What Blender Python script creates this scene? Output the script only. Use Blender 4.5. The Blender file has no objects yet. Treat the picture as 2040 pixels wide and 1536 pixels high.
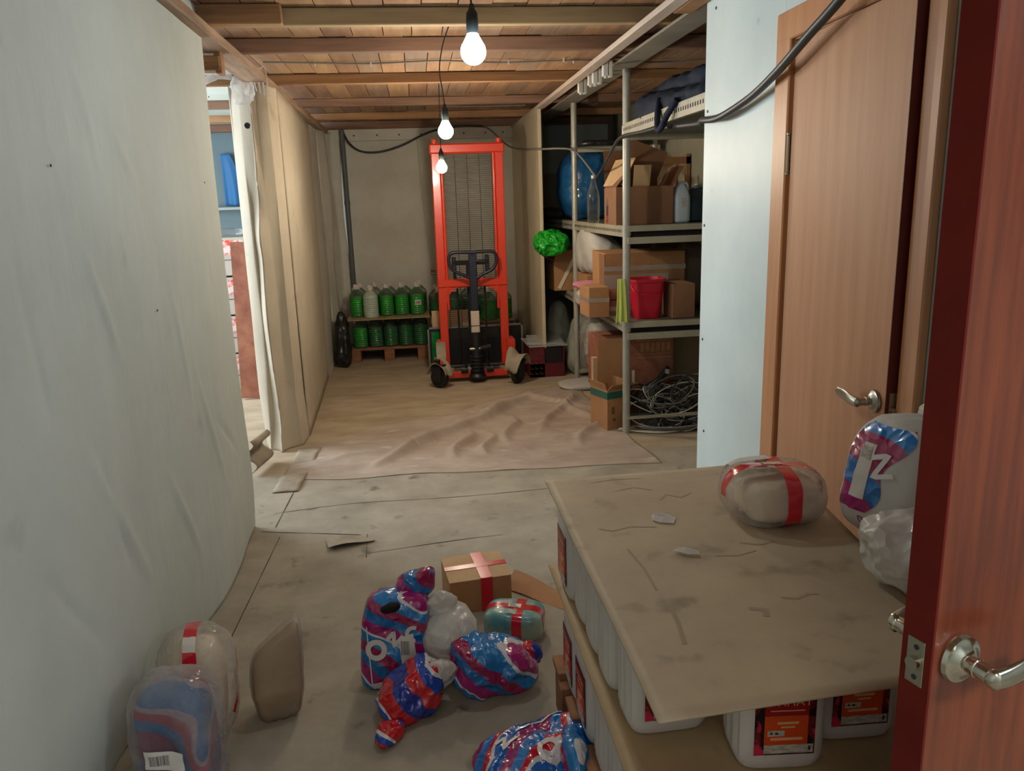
import bpy, math, random
from mathutils import Vector, Matrix, Euler, noise
from mathutils.bvhtree import BVHTree

# ------------------------------------------------------------------ camera, world, exposure
S = bpy.context.scene
COL = S.collection
R = math.radians
def mk_camera():
    f, pitch, yaw, roll = 1540.0, .2325, .11566, -.03414
    cp, sp, cy, sy = math.cos(pitch), math.sin(pitch), math.cos(yaw), math.sin(yaw)
    fwd = Vector((sy*cp, cy*cp, -sp)); right = Vector((cy, -sy, 0)); up = right.cross(fwd)
    r2 = right*math.cos(roll) + up*math.sin(roll); u2 = -right*math.sin(roll) + up*math.cos(roll)
    cam = bpy.data.cameras.new('camera'); o = bpy.data.objects.new('camera', cam); COL.objects.link(o)
    m = Matrix((r2, u2, -fwd)).transposed().to_4x4(); m.translation = Vector((0, 0, 1.5)); o.matrix_world = m
    cam.sensor_width = 36; cam.lens = f/2040*36; cam.clip_start = .02
    S.camera = o
mk_camera()
w = bpy.data.worlds.new('world'); S.world = w; w.use_nodes = True
w.node_tree.nodes['Background'].inputs[0].default_value = (.62, .78, 1, 1)
w.node_tree.nodes['Background'].inputs[1].default_value = 1.0
S.view_settings.view_transform = 'Standard'; S.view_settings.look = 'None'
S.view_settings.exposure = .95; S.view_settings.gamma = 1.0
try: S.view_settings.use_curve_mapping = False
except Exception: pass
BULB1, BULB2, BULB3 = 105.0, 185.0, 370.0        # emission of the three bulbs
def area(name, loc, rot, size, size_y, power, col):
    l = bpy.data.lights.new(name, 'AREA'); l.shape = 'RECTANGLE'; l.size = size; l.size_y = size_y
    l.energy = power; l.color = col
    o = bpy.data.objects.new(name, l); COL.objects.link(o); o.location = loc; o.rotation_euler = rot
    return o
# daylight through the window of the room on the left
area('window_daylight', (-3.38, 5.6, 1.5), (0, R(-90), 0), 1.3, 2.2, 70, (.86, .93, 1))
# dim hallway lamp behind the open door; the second is an added fill light
area('unseen_hall_light', (1.75, -.55, 2.2), (0, R(28), R(20)), .7, .5, 19, (.9, .95, 1))
area('unseen_hall_light', (.0, -.9, 2.28), (0, 0, 0), .9, .9, 6, (1, .92, .84))  # unseen fill over the camera's back, added to brighten the foreground

# ------------------------------------------------------------------ materials
def lin(c):
    return tuple(((v/255)/12.92 if v/255 <= .04045 else ((v/255+.055)/1.055)**2.4) for v in c) + (1,)
MATS = {}
def mat(name, col, rough=.6, metal=0, col2=None, ns=5, stretch=(1, 1, 1), lo=.35, hi=.65, bump=0, bs=30, bdist=.01,
        coat=0, trans=0, spots=None, sp_s=12, sp_lo=.62, sp_hi=.7, translucent=0, alpha=None, spec=.5, emit=0, bstretch=None, crease=0):
    m = bpy.data.materials.new(name); m.use_nodes = True; nt = m.node_tree; N = nt.nodes; L = nt.links
    b = N['Principled BSDF']; out = N['Material Output']
    b.inputs['Base Color'].default_value = lin(col); b.inputs['Roughness'].default_value = rough
    b.inputs['Metallic'].default_value = metal; b.inputs['Coat Weight'].default_value = coat
    b.inputs['Coat Roughness'].default_value = .08
    b.inputs['Transmission Weight'].default_value = trans; b.inputs['Specular IOR Level'].default_value = spec
    tc = N.new('ShaderNodeTexCoord')
    mp = N.new('ShaderNodeMapping'); mp.inputs['Scale'].default_value = stretch; L.new(tc.outputs['Object'], mp.inputs['Vector'])
    last = None
    if col2:
        n = N.new('ShaderNodeTexNoise'); n.inputs['Scale'].default_value = ns; n.inputs['Detail'].default_value = 6
        n.inputs['Roughness'].default_value = .62
        L.new(mp.outputs[0], n.inputs['Vector'])
        r = N.new('ShaderNodeMapRange'); r.inputs['From Min'].default_value = lo; r.inputs['From Max'].default_value = hi
        L.new(n.outputs[0], r.inputs['Value'])
        mx = N.new('ShaderNodeMix'); mx.data_type = 'RGBA'; mx.inputs['A'].default_value = lin(col); mx.inputs['B'].default_value = lin(col2)
        L.new(r.outputs[0], mx.inputs['Factor']); last = mx.outputs['Result']
    if spots:
        n2 = N.new('ShaderNodeTexNoise'); n2.inputs['Scale'].default_value = sp_s; n2.inputs['Detail'].default_value = 4
        L.new(mp.outputs[0], n2.inputs['Vector'])
        r2 = N.new('ShaderNodeMapRange'); r2.inputs['From Min'].default_value = sp_lo; r2.inputs['From Max'].default_value = sp_hi
        L.new(n2.outputs[0], r2.inputs['Value'])
        mx2 = N.new('ShaderNodeMix'); mx2.data_type = 'RGBA'; mx2.inputs['B'].default_value = lin(spots)
        if last: L.new(last, mx2.inputs['A'])
        else: mx2.inputs['A'].default_value = lin(col)
        L.new(r2.outputs[0], mx2.inputs['Factor']); last = mx2.outputs['Result']
    if last: L.new(last, b.inputs['Base Color'])
    if crease:
        bm_ = N.new('ShaderNodeBump'); bm_.inputs['Strength'].default_value = .7; bm_.inputs['Distance'].default_value = .02
        L.new(crease_height(nt, tc, crease), bm_.inputs['Height']); L.new(bm_.outputs[0], b.inputs['Normal']); L.new(bm_.outputs[0], b.inputs['Coat Normal'])
    elif bump:
        n3 = N.new('ShaderNodeTexNoise'); n3.inputs['Scale'].default_value = bs; n3.inputs['Detail'].default_value = 4
        if bstretch:
            mp3 = N.new('ShaderNodeMapping'); mp3.inputs['Scale'].default_value = bstretch
            L.new(tc.outputs['Object'], mp3.inputs['Vector']); L.new(mp3.outputs[0], n3.inputs['Vector'])
        else: L.new(mp.outputs[0], n3.inputs['Vector'])
        bm_ = N.new('ShaderNodeBump'); bm_.inputs['Strength'].default_value = bump; bm_.inputs['Distance'].default_value = bdist
        L.new(n3.outputs[0], bm_.inputs['Height']); L.new(bm_.outputs[0], b.inputs['Normal'])
    sh = b.outputs[0]
    if translucent:
        t = N.new('ShaderNodeBsdfTranslucent'); t.inputs[0].default_value = lin(col)
        if last: L.new(last, t.inputs[0])
        ms = N.new('ShaderNodeMixShader'); ms.inputs[0].default_value = translucent
        L.new(sh, ms.inputs[1]); L.new(t.outputs[0], ms.inputs[2]); sh = ms.outputs[0]
    if alpha is not None:
        t = N.new('ShaderNodeBsdfTransparent'); ms = N.new('ShaderNodeMixShader'); ms.inputs[0].default_value = alpha
        L.new(t.outputs[0], ms.inputs[1]); L.new(sh, ms.inputs[2]); sh = ms.outputs[0]
    if emit:
        b.inputs['Emission Color'].default_value = lin(col); b.inputs['Emission Strength'].default_value = emit
    L.new(sh, out.inputs['Surface'])
    MATS[name] = m
    return m

def mat_film(name, tint=(250, 250, 250), white=.18, bs=60, strength=.6, vor=0):
    """clear crinkled film: mostly transparent, glossy, a little milky"""
    m = bpy.data.materials.new(name); m.use_nodes = True; nt = m.node_tree; N = nt.nodes; L = nt.links
    N.remove(N['Principled BSDF']); out = N['Material Output']
    tc = N.new('ShaderNodeTexCoord')
    if vor:
        n = N.new('ShaderNodeTexVoronoi'); n.inputs['Scale'].default_value = vor; src = n.outputs['Distance']
    else:
        n = N.new('ShaderNodeTexNoise'); n.inputs['Scale'].default_value = bs; n.inputs['Detail'].default_value = 3; src = n.outputs[0]
    L.new(tc.outputs['Object'], n.inputs['Vector'])
    bp = N.new('ShaderNodeBump'); bp.inputs['Strength'].default_value = strength; bp.inputs['Distance'].default_value = .006
    L.new(src, bp.inputs['Height'])
    tr = N.new('ShaderNodeBsdfTransparent'); tr.inputs[0].default_value = lin(tint)
    gl = N.new('ShaderNodeBsdfGlossy'); gl.inputs['Roughness'].default_value = .12; L.new(bp.outputs[0], gl.inputs['Normal'])
    di = N.new('ShaderNodeBsdfDiffuse'); di.inputs[0].default_value = lin((232, 230, 228)); L.new(bp.outputs[0], di.inputs['Normal'])
    fr = N.new('ShaderNodeFresnel'); fr.inputs[0].default_value = 1.38; L.new(bp.outputs[0], fr.inputs['Normal'])
    fm = N.new('ShaderNodeMath'); fm.operation = 'MULTIPLY'; fm.inputs[1].default_value = .65; L.new(fr.outputs[0], fm.inputs[0])
    a = N.new('ShaderNodeMixShader'); L.new(fm.outputs[0], a.inputs[0]); L.new(tr.outputs[0], a.inputs[1]); L.new(gl.outputs[0], a.inputs[2])
    n2 = N.new('ShaderNodeTexNoise'); n2.inputs['Scale'].default_value = 9; L.new(tc.outputs['Object'], n2.inputs['Vector'])
    mr = N.new('ShaderNodeMapRange'); mr.inputs['From Min'].default_value = .3; mr.inputs['From Max'].default_value = .7
    mr.inputs['To Min'].default_value = white*.4; mr.inputs['To Max'].default_value = white*1.6; L.new(n2.outputs[0], mr.inputs['Value'])
    c = N.new('ShaderNodeMixShader'); tl = N.new('ShaderNodeBsdfTranslucent'); tl.inputs[0].default_value = lin((236, 234, 232)); L.new(bp.outputs[0], tl.inputs['Normal'])
    dt = N.new('ShaderNodeMixShader'); dt.inputs[0].default_value = .68; L.new(di.outputs[0], dt.inputs[1]); L.new(tl.outputs[0], dt.inputs[2])
    L.new(mr.outputs[0], c.inputs[0]); L.new(a.outputs[0], c.inputs[1]); L.new(dt.outputs[0], c.inputs[2])
    L.new(c.outputs[0], out.inputs['Surface']); MATS[name] = m
    return m

def crease_height(nt, tc, sc):
    """sharp facets of crumpled film"""
    N, L = nt.nodes, nt.links
    n = N.new('ShaderNodeTexNoise'); n.inputs['Scale'].default_value = sc*.5; n.inputs['Detail'].default_value = 2; L.new(tc.outputs['Object'], n.inputs['Vector'])
    v = N.new('ShaderNodeVectorMath'); v.operation = 'MULTIPLY_ADD'; v.inputs[1].default_value = (.12,)*3
    L.new(n.outputs['Color'], v.inputs[0]); L.new(tc.outputs['Object'], v.inputs[2])
    a = N.new('ShaderNodeTexVoronoi'); a.inputs['Scale'].default_value = sc; L.new(v.outputs[0], a.inputs['Vector'])
    b = N.new('ShaderNodeTexVoronoi'); b.inputs['Scale'].default_value = sc*2.6; L.new(v.outputs[0], b.inputs['Vector'])
    m = N.new('ShaderNodeMath'); m.operation = 'MULTIPLY_ADD'; m.inputs[1].default_value = .4
    L.new(b.outputs['Distance'], m.inputs[0]); L.new(a.outputs['Distance'], m.inputs[2]); return m.outputs[0]

def mat_stripes(name, rot=(0, 0, .6), scale=4.2, dist=5, seq=None, dscale=1.0, phase=0):
    """glossy printed film: wavy magenta / blue stripes"""
    m = bpy.data.materials.new(name); m.use_nodes = True; nt = m.node_tree; N = nt.nodes; L = nt.links
    b = N['Principled BSDF']; tc = N.new('ShaderNodeTexCoord'); mp = N.new('ShaderNodeMapping')
    mp.inputs['Rotation'].default_value = rot; L.new(tc.outputs['Object'], mp.inputs['Vector'])
    wv = N.new('ShaderNodeTexWave'); wv.inputs['Scale'].default_value = scale; wv.inputs['Distortion'].default_value = dist
    wv.wave_profile = 'SAW'; wv.inputs['Detail'].default_value = 0; wv.inputs['Detail Scale'].default_value = dscale; wv.inputs['Phase Offset'].default_value = phase
    L.new(mp.outputs[0], wv.inputs['Vector'])
    cr = N.new('ShaderNodeValToRGB'); cr.color_ramp.interpolation = 'CONSTANT'
    seq = seq or [(0, (158, 24, 108)), (.27, (20, 108, 178)), (.5, (150, 22, 80)), (.72, (24, 120, 190)), (.94, (210, 206, 210))]
    e = cr.color_ramp.elements
    while len(e) > 1: e.remove(e[-1])
    e[0].position = seq[0][0]; e[0].color = lin(seq[0][1])
    for p, c in seq[1:]:
        k = e.new(p); k.color = lin(c)
    L.new(wv.outputs['Fac'], cr.inputs[0]); L.new(cr.outputs[0], b.inputs['Base Color'])
    b.inputs['Roughness'].default_value = .25; b.inputs['Coat Weight'].default_value = .6; b.inputs['Coat Roughness'].default_value = .1
    bp = N.new('ShaderNodeBump'); bp.inputs['Strength'].default_value = .75; bp.inputs['Distance'].default_value = .018
    L.new(crease_height(nt, tc, 13), bp.inputs['Height']); L.new(bp.outputs[0], b.inputs['Normal']); L.new(bp.outputs[0], b.inputs['Coat Normal'])
    MATS[name] = m
    return m

def mat_barcode(name, x0=.12, x1=.62, y0=.3, y1=.75, ax='X', ay='Y'):
    """white paper sticker with a printed barcode (generated coordinates)"""
    m = bpy.data.materials.new(name); m.use_nodes = True; nt = m.node_tree; N = nt.nodes; L = nt.links
    b = N['Principled BSDF']; b.inputs['Roughness'].default_value = .5
    tc = N.new('ShaderNodeTexCoord'); sp = N.new('ShaderNodeSeparateXYZ'); L.new(tc.outputs['Generated'], sp.inputs[0])
    def math_(op, a, bv):
        n = N.new('ShaderNodeMath'); n.operation = op
        if isinstance(a, (int, float)): n.inputs[0].default_value = a
        else: L.new(a, n.inputs[0])
        if isinstance(bv, (int, float)): n.inputs[1].default_value = bv
        else: L.new(bv, n.inputs[1])
        return n.outputs[0]
    X, Y = sp.outputs[ax], sp.outputs[ay]
    box = math_('MULTIPLY', math_('MULTIPLY', math_('GREATER_THAN', X, x0), math_('LESS_THAN', X, x1)),
                math_('MULTIPLY', math_('GREATER_THAN', Y, y0), math_('LESS_THAN', Y, y1)))
    n = N.new('ShaderNodeTexNoise'); n.noise_dimensions = '1D'; n.inputs['Scale'].default_value = 60; L.new(X, n.inputs['W'])
    bars = math_('MULTIPLY', math_('GREATER_THAN', n.outputs[0], .49), box)
    mx = N.new('ShaderNodeMix'); mx.data_type = 'RGBA'; mx.inputs['A'].default_value = lin((215, 210, 205)); mx.inputs['B'].default_value = lin((35, 33, 36))
    L.new(bars, mx.inputs['Factor']); L.new(mx.outputs['Result'], b.inputs['Base Color']); MATS[name] = m
    return m

# ------------------------------------------------------------------ mesh helpers
class MB:
    def __init__(s): s.v = []; s.f = []
    def add(s, v, f, M=None):
        n = len(s.v); s.v += [tuple(M @ Vector(p)) if M else tuple(p) for p in v]; s.f += [tuple(i+n for i in q) for q in f]; return s
    def box(s, c, d, rot=None, bev=0):
        hx, hy, hz = d[0]/2, d[1]/2, d[2]/2
        M = Matrix.Translation(c) @ (Euler(rot).to_matrix().to_4x4() if rot else Matrix())
        if bev:
            b = bev; V = []; F = []
            # chamfered box: 24 verts
            idx = {}
            for sx in (-1, 1):
                for sy in (-1, 1):
                    for sz in (-1, 1):
                        for a in range(3):
                            p = [sx*(hx-b), sy*(hy-b), sz*(hz-b)]; p[a] = (sx, sy, sz)[a]*(hx, hy, hz)[a]
                            idx[(sx, sy, sz, a)] = len(V); V.append(p)
            for a in range(3):
                o1, o2 = [(1, 2), (2, 0), (0, 1)][a]
                for sg in (-1, 1):
                    q = []
                    for u, w_ in ((-1, -1), (1, -1), (1, 1), (-1, 1)):
                        k = [0, 0, 0]; k[a] = sg; k[o1] = u; k[o2] = w_; q.append(idx[(*k, a)])
                    F.append(q if sg > 0 else q[::-1])
            for a in range(3):       # edges along a
                o1, o2 = [(1, 2), (2, 0), (0, 1)][a]
                for s1 in (-1, 1):
                    for s2 in (-1, 1):
                        k0 = [0, 0, 0]; k1 = [0, 0, 0]; k0[a] = -1; k1[a] = 1
                        for k in (k0, k1): k[o1] = s1; k[o2] = s2
                        q = [idx[(*k0, o1)], idx[(*k1, o1)], idx[(*k1, o2)], idx[(*k0, o2)]]
                        F.append(q if s1*s2 < 0 else q[::-1])
            for sx in (-1, 1):
                for sy in (-1, 1):
                    for sz in (-1, 1):
                        q = [idx[(sx, sy, sz, a)] for a in range(3)]; F.append(q if sx*sy*sz > 0 else q[::-1])
            return s.add(V, F, M)
        V = [(x, y, z) for x in (-hx, hx) for y in (-hy, hy) for z in (-hz, hz)]
        F = [(0, 1, 3, 2), (4, 6, 7, 5), (0, 4, 5, 1), (2, 3, 7, 6), (0, 2, 6, 4), (1, 5, 7, 3)]
        return s.add(V, F, M)
    def bb(s, x0, x1, y0, y1, z0, z1, bev=0):
        return s.box(((x0+x1)/2, (y0+y1)/2, (z0+z1)/2), (abs(x1-x0), abs(y1-y0), abs(z1-z0)), bev=bev)
    def tube(s, pts, r, n=8, cap=True, closed=False):
        pts = [Vector(p) for p in pts]; m = len(pts); V = []; F = []
        rr = r if isinstance(r, (list, tuple)) else [r]*m
        prev = None
        for i, p in enumerate(pts):
            if closed: t = pts[(i+1) % m]-pts[i-1]
            else: t = pts[min(i+1, m-1)]-pts[max(i-1, 0)]
            t = t.normalized() if t.length > 1e-9 else Vector((0, 0, 1))
            if prev is None:
                a = Vector((0, 0, 1)) if abs(t.z) < .9 else Vector((1, 0, 0)); u = t.cross(a).normalized()
            else:
                u = prev - t*prev.dot(t); u = u.normalized() if u.length > 1e-6 else t.orthogonal().normalized()
            prev = u; w_ = t.cross(u)
            for k in range(n):
                a = 2*math.pi*k/n; V.append(p + (u*math.cos(a)+w_*math.sin(a))*rr[i])
        for i in range(m if closed else m-1):
            j = (i+1) % m
            for k in range(n):
                l = (k+1) % n; F.append((i*n+k, i*n+l, j*n+l, j*n+k))
        if cap and not closed:
            F.append(tuple(range(n))[::-1]); F.append(tuple((m-1)*n+k for k in range(n)))
        return s.add(V, F)
    def cyl(s, p0, p1, r, n=16): return s.tube([p0, p1], r, n)
    def lathe(s, prof, n=24, c=(0, 0, 0), axis='z', sq=None):
        V = []; F = []; m = len(prof)
        for (r, z) in prof:
            for k in range(n):
                a = 2*math.pi*k/n; ca, sa = math.cos(a), math.sin(a)
                q = 1 if not sq else 1/((abs(ca)**sq+abs(sa)**sq)**(1/sq))
                x, y = r*ca*q, r*sa*q
                V.append({'z': (c[0]+x, c[1]+y, c[2]+z), 'x': (c[0]+z, c[1]+x, c[2]+y), 'y': (c[0]+y, c[1]+z, c[2]+x)}[axis])
        for i in range(m-1):
            for k in range(n):
                l = (k+1) % n; F.append((i*n+k, i*n+l, (i+1)*n+l, (i+1)*n+k))
        if prof[0][0] > 1e-6: F.append(tuple(range(n))[::-1])
        if prof[-1][0] > 1e-6: F.append(tuple((m-1)*n+k for k in range(n)))
        return s.add(V, F)
    def sheet(s, P, nu, nv, th=0, flip=False):
        V = [Vector(P(i/nu, j/nv)) for j in range(nv+1) for i in range(nu+1)]
        F = [(j*(nu+1)+i, j*(nu+1)+i+1, (j+1)*(nu+1)+i+1, (j+1)*(nu+1)+i) for j in range(nv) for i in range(nu)]
        if flip: F = [q[::-1] for q in F]
        if not th: return s.add(V, F)
        Nn = [Vector((0, 0, 0)) for _ in V]
        for q in F:
            nn = (V[q[1]]-V[q[0]]).cross(V[q[2]]-V[q[0]])
            for i in q: Nn[i] += nn
        W = [v - (n_.normalized()*th if n_.length > 1e-12 else Vector((0, 0, th))) for v, n_ in zip(V, Nn)]
        k = len(V); G = [tuple(i+k for i in q[::-1]) for q in F]
        rim = [i for i in range(nu+1)] + [j*(nu+1)+nu for j in range(1, nv+1)] + [nv*(nu+1)+i for i in range(nu-1, -1, -1)] + [j*(nu+1) for j in range(nv-1, 0, -1)]
        E_ = [(rim[i], rim[(i+1) % len(rim)], rim[(i+1) % len(rim)]+k, rim[i]+k) for i in range(len(rim))]
        if not flip: E_ = [q[::-1] for q in E_]
        return s.add(V+W, F+G+E_)
    def bvh(s): return BVHTree.FromPolygons([Vector(v) for v in s.v], s.f)
    def build(s, name, m, parent=None, smooth=False, loc=None, rot=None):
        me = bpy.data.meshes.new(name); me.from_pydata(s.v, [], s.f); me.update()
        if m: me.materials.append(MATS[m] if isinstance(m, str) else m)
        if smooth:
            me.polygons.foreach_set('use_smooth', [True]*len(me.polygons))
            if smooth != 'all':
                try: me.set_sharp_from_angle(angle=R(40))
                except Exception: pass
        o = bpy.data.objects.new(name, me); COL.objects.link(o)
        if parent: o.parent = parent
        if loc: o.location = loc
        if rot: o.rotation_euler = rot
        return o

def thing(name, label, cat, loc=(0, 0, 0), rot=(0, 0, 0), group=None):
    o = bpy.data.objects.new(name, None); COL.objects.link(o); o.location = loc; o.rotation_euler = rot; o.empty_display_size = .05
    o['label'] = label; o['category'] = cat
    if group: o['group'] = group
    return o
def tag(o, label, cat, group=None):
    o['label'] = label; o['category'] = cat
    if group: o['group'] = group
    return o
def structure(o, label=None, cat=None):
    o['kind'] = 'structure'
    if label: o['label'] = label
    if cat: o['category'] = cat
    return o
def sempty(name, label, cat, loc=(0, 0, 0)):
    o = bpy.data.objects.new(name, None); COL.objects.link(o); o.location = loc; return structure(o, label, cat)
def copy_tree(o, parent=None):
    c = o.copy(); COL.objects.link(c)
    if parent: c.parent = parent
    for ch in list(o.children): copy_tree(ch, c)
    return c
def nz(p, f, s=0): return noise.noise(Vector(p)*f + Vector((s*7.3, s*3.1, s*1.7)))
def crumple(p, f, s=0):
    q = Vector(p)*f + Vector((s*5.1, s*2.3, s*9.7)); q += noise.noise_vector(q*.7)*.5
    d = noise.voronoi(q)[0]; e = noise.voronoi(q*2.3)[0]
    return .62-(d[1]-d[0])*.8-(e[1]-e[0])*.32

def blob(h, k=4, n=16, amp=.0, f=10, seed=0, ridge=0, rf=6, flat=True, taper=0, shape=None):
    """rounded, crumpled solid with half sizes h; bottom at z=0"""
    V = []; F = []; ids = {}
    def vid(c):
        key = tuple(round(x, 5) for x in c)
        if key not in ids:
            nn = (abs(c[0])**k+abs(c[1])**k+abs(c[2])**k)**(1/k); d = Vector(c)/nn
            p = Vector((d.x*h[0], d.y*h[1], d.z*h[2])); nv = Vector((d.x/h[0], d.y/h[1], d.z/h[2])).normalized()
            q = amp*nz(p, f, seed) + ridge*(crumple(p, rf, seed)-.25)
            if taper: p.x *= 1-taper*(p.z/h[2]+1)/2; p.y *= 1-taper*(p.z/h[2]+1)/2
            p += nv*q; p.z += h[2]
            if shape: p = Vector(shape(p))
            if flat and p.z < 0.004: p.z = 0.0
            ids[key] = len(V); V.append(p)
        return ids[key]
    for a in range(3):
        b_, c_ = (a+1) % 3, (a+2) % 3
        for sg in (-1, 1):
            for i in range(n):
                for j in range(n):
                    q = []
                    for (u, v) in ((i, j), (i+1, j), (i+1, j+1), (i, j+1)):
                        p = [0, 0, 0]; p[a] = sg; p[b_] = math.tan((2*u/n-1)*math.pi/4); p[c_] = math.tan((2*v/n-1)*math.pi/4); q.append(vid(p))
                    F.append(tuple(q if sg > 0 else q[::-1]))
    m = MB(); m.v = [tuple(v) for v in V]; m.f = F
    return m

def drape(bvh, rows, off=.0012):
    """rows: list of rows of (origin, direction); gives a surface lying on the target"""
    V = []; nu = len(rows[0]); ok = []
    for row in rows:
        for (o, d) in row:
            h = bvh.ray_cast(o, d)
            if h[0] is None: V.append(o+d*1.0); ok.append(False)
            else: V.append(h[0]-d*off); ok.append(True)
    F = []
    for j in range(len(rows)-1):
        for i in range(nu-1):
            q = (j*nu+i, j*nu+i+1, (j+1)*nu+i+1, (j+1)*nu+i)
            if all(ok[t] for t in q): F.append(q)
    m = MB(); m.v = [tuple(v) for v in V]; m.f = F
    used = sorted({i for q in F for i in q}); mp = {o: i for i, o in enumerate(used)}
    m.v = [m.v[i] for i in used]; m.f = [tuple(mp[i] for i in q) for q in F]
    return m
def tape_ring(bvh, c, u, v, w_, width, a0=0, a1=360, n=40, Rr=.6, off=.0012, shift=0):
    c, u, v, w_ = Vector(c), Vector(u), Vector(v), Vector(w_); rows = []
    for i in range(n+1):
        a = R(a0+(a1-a0)*i/n); d = u*math.cos(a)+v*math.sin(a)
        rows.append([(c + d*Rr + w_*(shift+width*(j/4-.5)), -d) for j in range(5)])
    return drape(bvh, rows, off)
def stroke(bvh, o, ux, uy, pts, width, d, off=.0015, sub=6, closed=False):
    """flat pen stroke through 2d pts on plane (o,ux,uy), thrown onto the target along d"""
    o, ux, uy, d = Vector(o), Vector(ux).normalized(), Vector(uy).normalized(), Vector(d).normalized(); P = []
    m = len(pts)
    for i in range(m if closed else m-1):
        a, b_ = Vector(pts[i]), Vector(pts[(i+1) % m])
        for k in range(sub): P.append(a.lerp(b_, k/sub))
    P.append(Vector(pts[0]) if closed else Vector(pts[-1])); rows = []
    for i, p in enumerate(P):
        if closed: t = P[(i+1) % (len(P)-1)]-P[(i-1) % (len(P)-1)]
        else: t = P[min(i+1, len(P)-1)]-P[max(i-1, 0)]
        t = t.normalized() if t.length else Vector((1, 0)); nn = Vector((-t.y, t.x)); row = []
        for j in (-1, -.33, .33, 1):
            q = p+nn*j*width/2; row.append((o+ux*q.x+uy*q.y-d*.3, d))
        rows.append(row)
    return drape(bvh, rows, off)
def patch(bvh, o, ux, uy, w_, h, d, off=.0014, nu=8, nv=6):
    o, ux, uy, d = Vector(o), Vector(ux).normalized(), Vector(uy).normalized(), Vector(d).normalized()
    return drape(bvh, [[(o+ux*(w_*i/nu)+uy*(h*j/nv)-d*.3, d) for i in range(nu+1)] for j in range(nv+1)], off)
def fuse(*ms):
    r = MB()
    for m in ms: r.add(m.v, m.f)
    return r
def bez(pts, n=10):
    """Catmull-Rom through points"""
    P = [Vector(p) for p in pts]; out = []
    for i in range(len(P)-1):
        a, b_, c, d = P[max(i-1, 0)], P[i], P[i+1], P[min(i+2, len(P)-1)]
        for k in range(n):
            t = k/n; out.append(.5*((2*b_)+(c-a)*t+(2*a-5*b_+4*c-d)*t*t+(3*b_-a-3*c+d)*t**3))
    out.append(P[-1]); return out
def text(name, body, size, m, parent, loc, rot=(0, 0, 0), ext=.0004, align='CENTER'):
    c = bpy.data.curves.new(name, 'FONT'); c.body = body; c.size = size; c.extrude = ext; c.align_x = align
    tmp = bpy.data.objects.new(name, c); COL.objects.link(tmp); bpy.context.view_layer.update()
    me = bpy.data.meshes.new_from_object(tmp.evaluated_get(bpy.context.evaluated_depsgraph_get())); bpy.data.objects.remove(tmp)
    me.materials.clear(); me.materials.append(MATS[m]); o = bpy.data.objects.new(name, me); COL.objects.link(o)
    o.parent = parent; o.location = loc; o.rotation_euler = rot; return o

# ------------------------------------------------------------------ material list
mat('fabric_cool', (200, 207, 202), .75, col2=(184, 191, 186), ns=1.6, lo=.3, hi=.7, spots=(128, 124, 112), sp_s=2.6, sp_lo=.66, sp_hi=.9, bump=.35, bs=7, bdist=.02, bstretch=(1, 1.6, .5))
mat('fabric_cream', (204, 192, 170), .75, col2=(190, 178, 157), ns=2.2, spots=(140, 122, 98), sp_s=3, sp_lo=.66, sp_hi=.85, bump=.3, bs=6, bdist=.02, translucent=.12, bstretch=(1, 1, .5))
mat('back_canvas', (210, 206, 194), .8, col2=(194, 190, 178), ns=2.5, bump=.25, bs=5, bdist=.02)
mat('panel_blue', (196, 208, 206), .45, col2=(184, 197, 196), ns=2.5, spots=(120, 124, 120), sp_s=5, sp_lo=.7, sp_hi=.82, bump=.05, bs=6)
mat('panel_cream', (200, 186, 158), .6, col2=(188, 174, 148), ns=2)
mat('panel_grey', (176, 184, 180), .7, col2=(158, 166, 162), ns=1.8)
mat('panel_olive', (150, 146, 128), .7, col2=(134, 130, 114), ns=1.8)
mat('white_board', (205, 212, 205), .6, col2=(190, 198, 190), ns=2)
mat('daylit_panel', (112, 132, 138), .7)
mat('screw', (70, 70, 70), .4, .7)
mat('floor_board', (172, 163, 146), .82, col2=(140, 131, 115), ns=3.2, lo=.3, hi=.7, spots=(88, 78, 62), sp_s=7.5, sp_lo=.62, sp_hi=.78, bump=.4, bs=26, bdist=.006)
mat('floor_far', (180, 164, 140), .75, col2=(156, 139, 116), ns=2.4, stretch=(1, 2.4, 1), spots=(100, 84, 66), sp_s=7, sp_lo=.7, sp_hi=.85, bump=.2, bs=20, bdist=.004)
mat('floor_cloth', (184, 168, 154), .7, col2=(158, 140, 126), ns=2.8, lo=.3, hi=.7, stretch=(1, 2.2, 1), spots=(206, 196, 188), sp_s=5, sp_lo=.6, sp_hi=.8, bump=.3, bs=16, bdist=.008)
mat('seam', (70, 64, 54), .9)
mat('wood_joist', (168, 126, 84), .75, col2=(128, 92, 62), ns=3, stretch=(.5, 4, 6), bump=.2, bs=12, bdist=.004)
mat('wood_joist_pale', (176, 152, 112), .75, col2=(150, 126, 92), ns=3, stretch=(.5, 4, 6), bump=.2, bs=12, bdist=.004)
mat('wood_joist_dull', (138, 104, 84), .8, col2=(108, 80, 64), ns=3, stretch=(.5, 4, 6))
mat('wood_plate', (176, 148, 122), .75, col2=(122, 96, 78), ns=4, stretch=(4, .4, 4))
mat('rail_grey', (140, 132, 118), .6, col2=(116, 110, 100), ns=3)
mat('rail_top', (190, 174, 160), .6, col2=(170, 152, 138), ns=4, stretch=(4, .5, 4))
mat('post_metal', (176, 174, 164), .38, .25, col2=(156, 154, 144), ns=6, bump=.05)
mat('shelf_metal', (172, 166, 148), .5, .1, col2=(150, 144, 128), ns=6)
mat('shelf_plate', (112, 112, 98), .6, .2, col2=(92, 92, 82), ns=5)
mat('hole_black', (18, 18, 18), .8)
mat('dark_gap', (26, 24, 24), .9)
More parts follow.
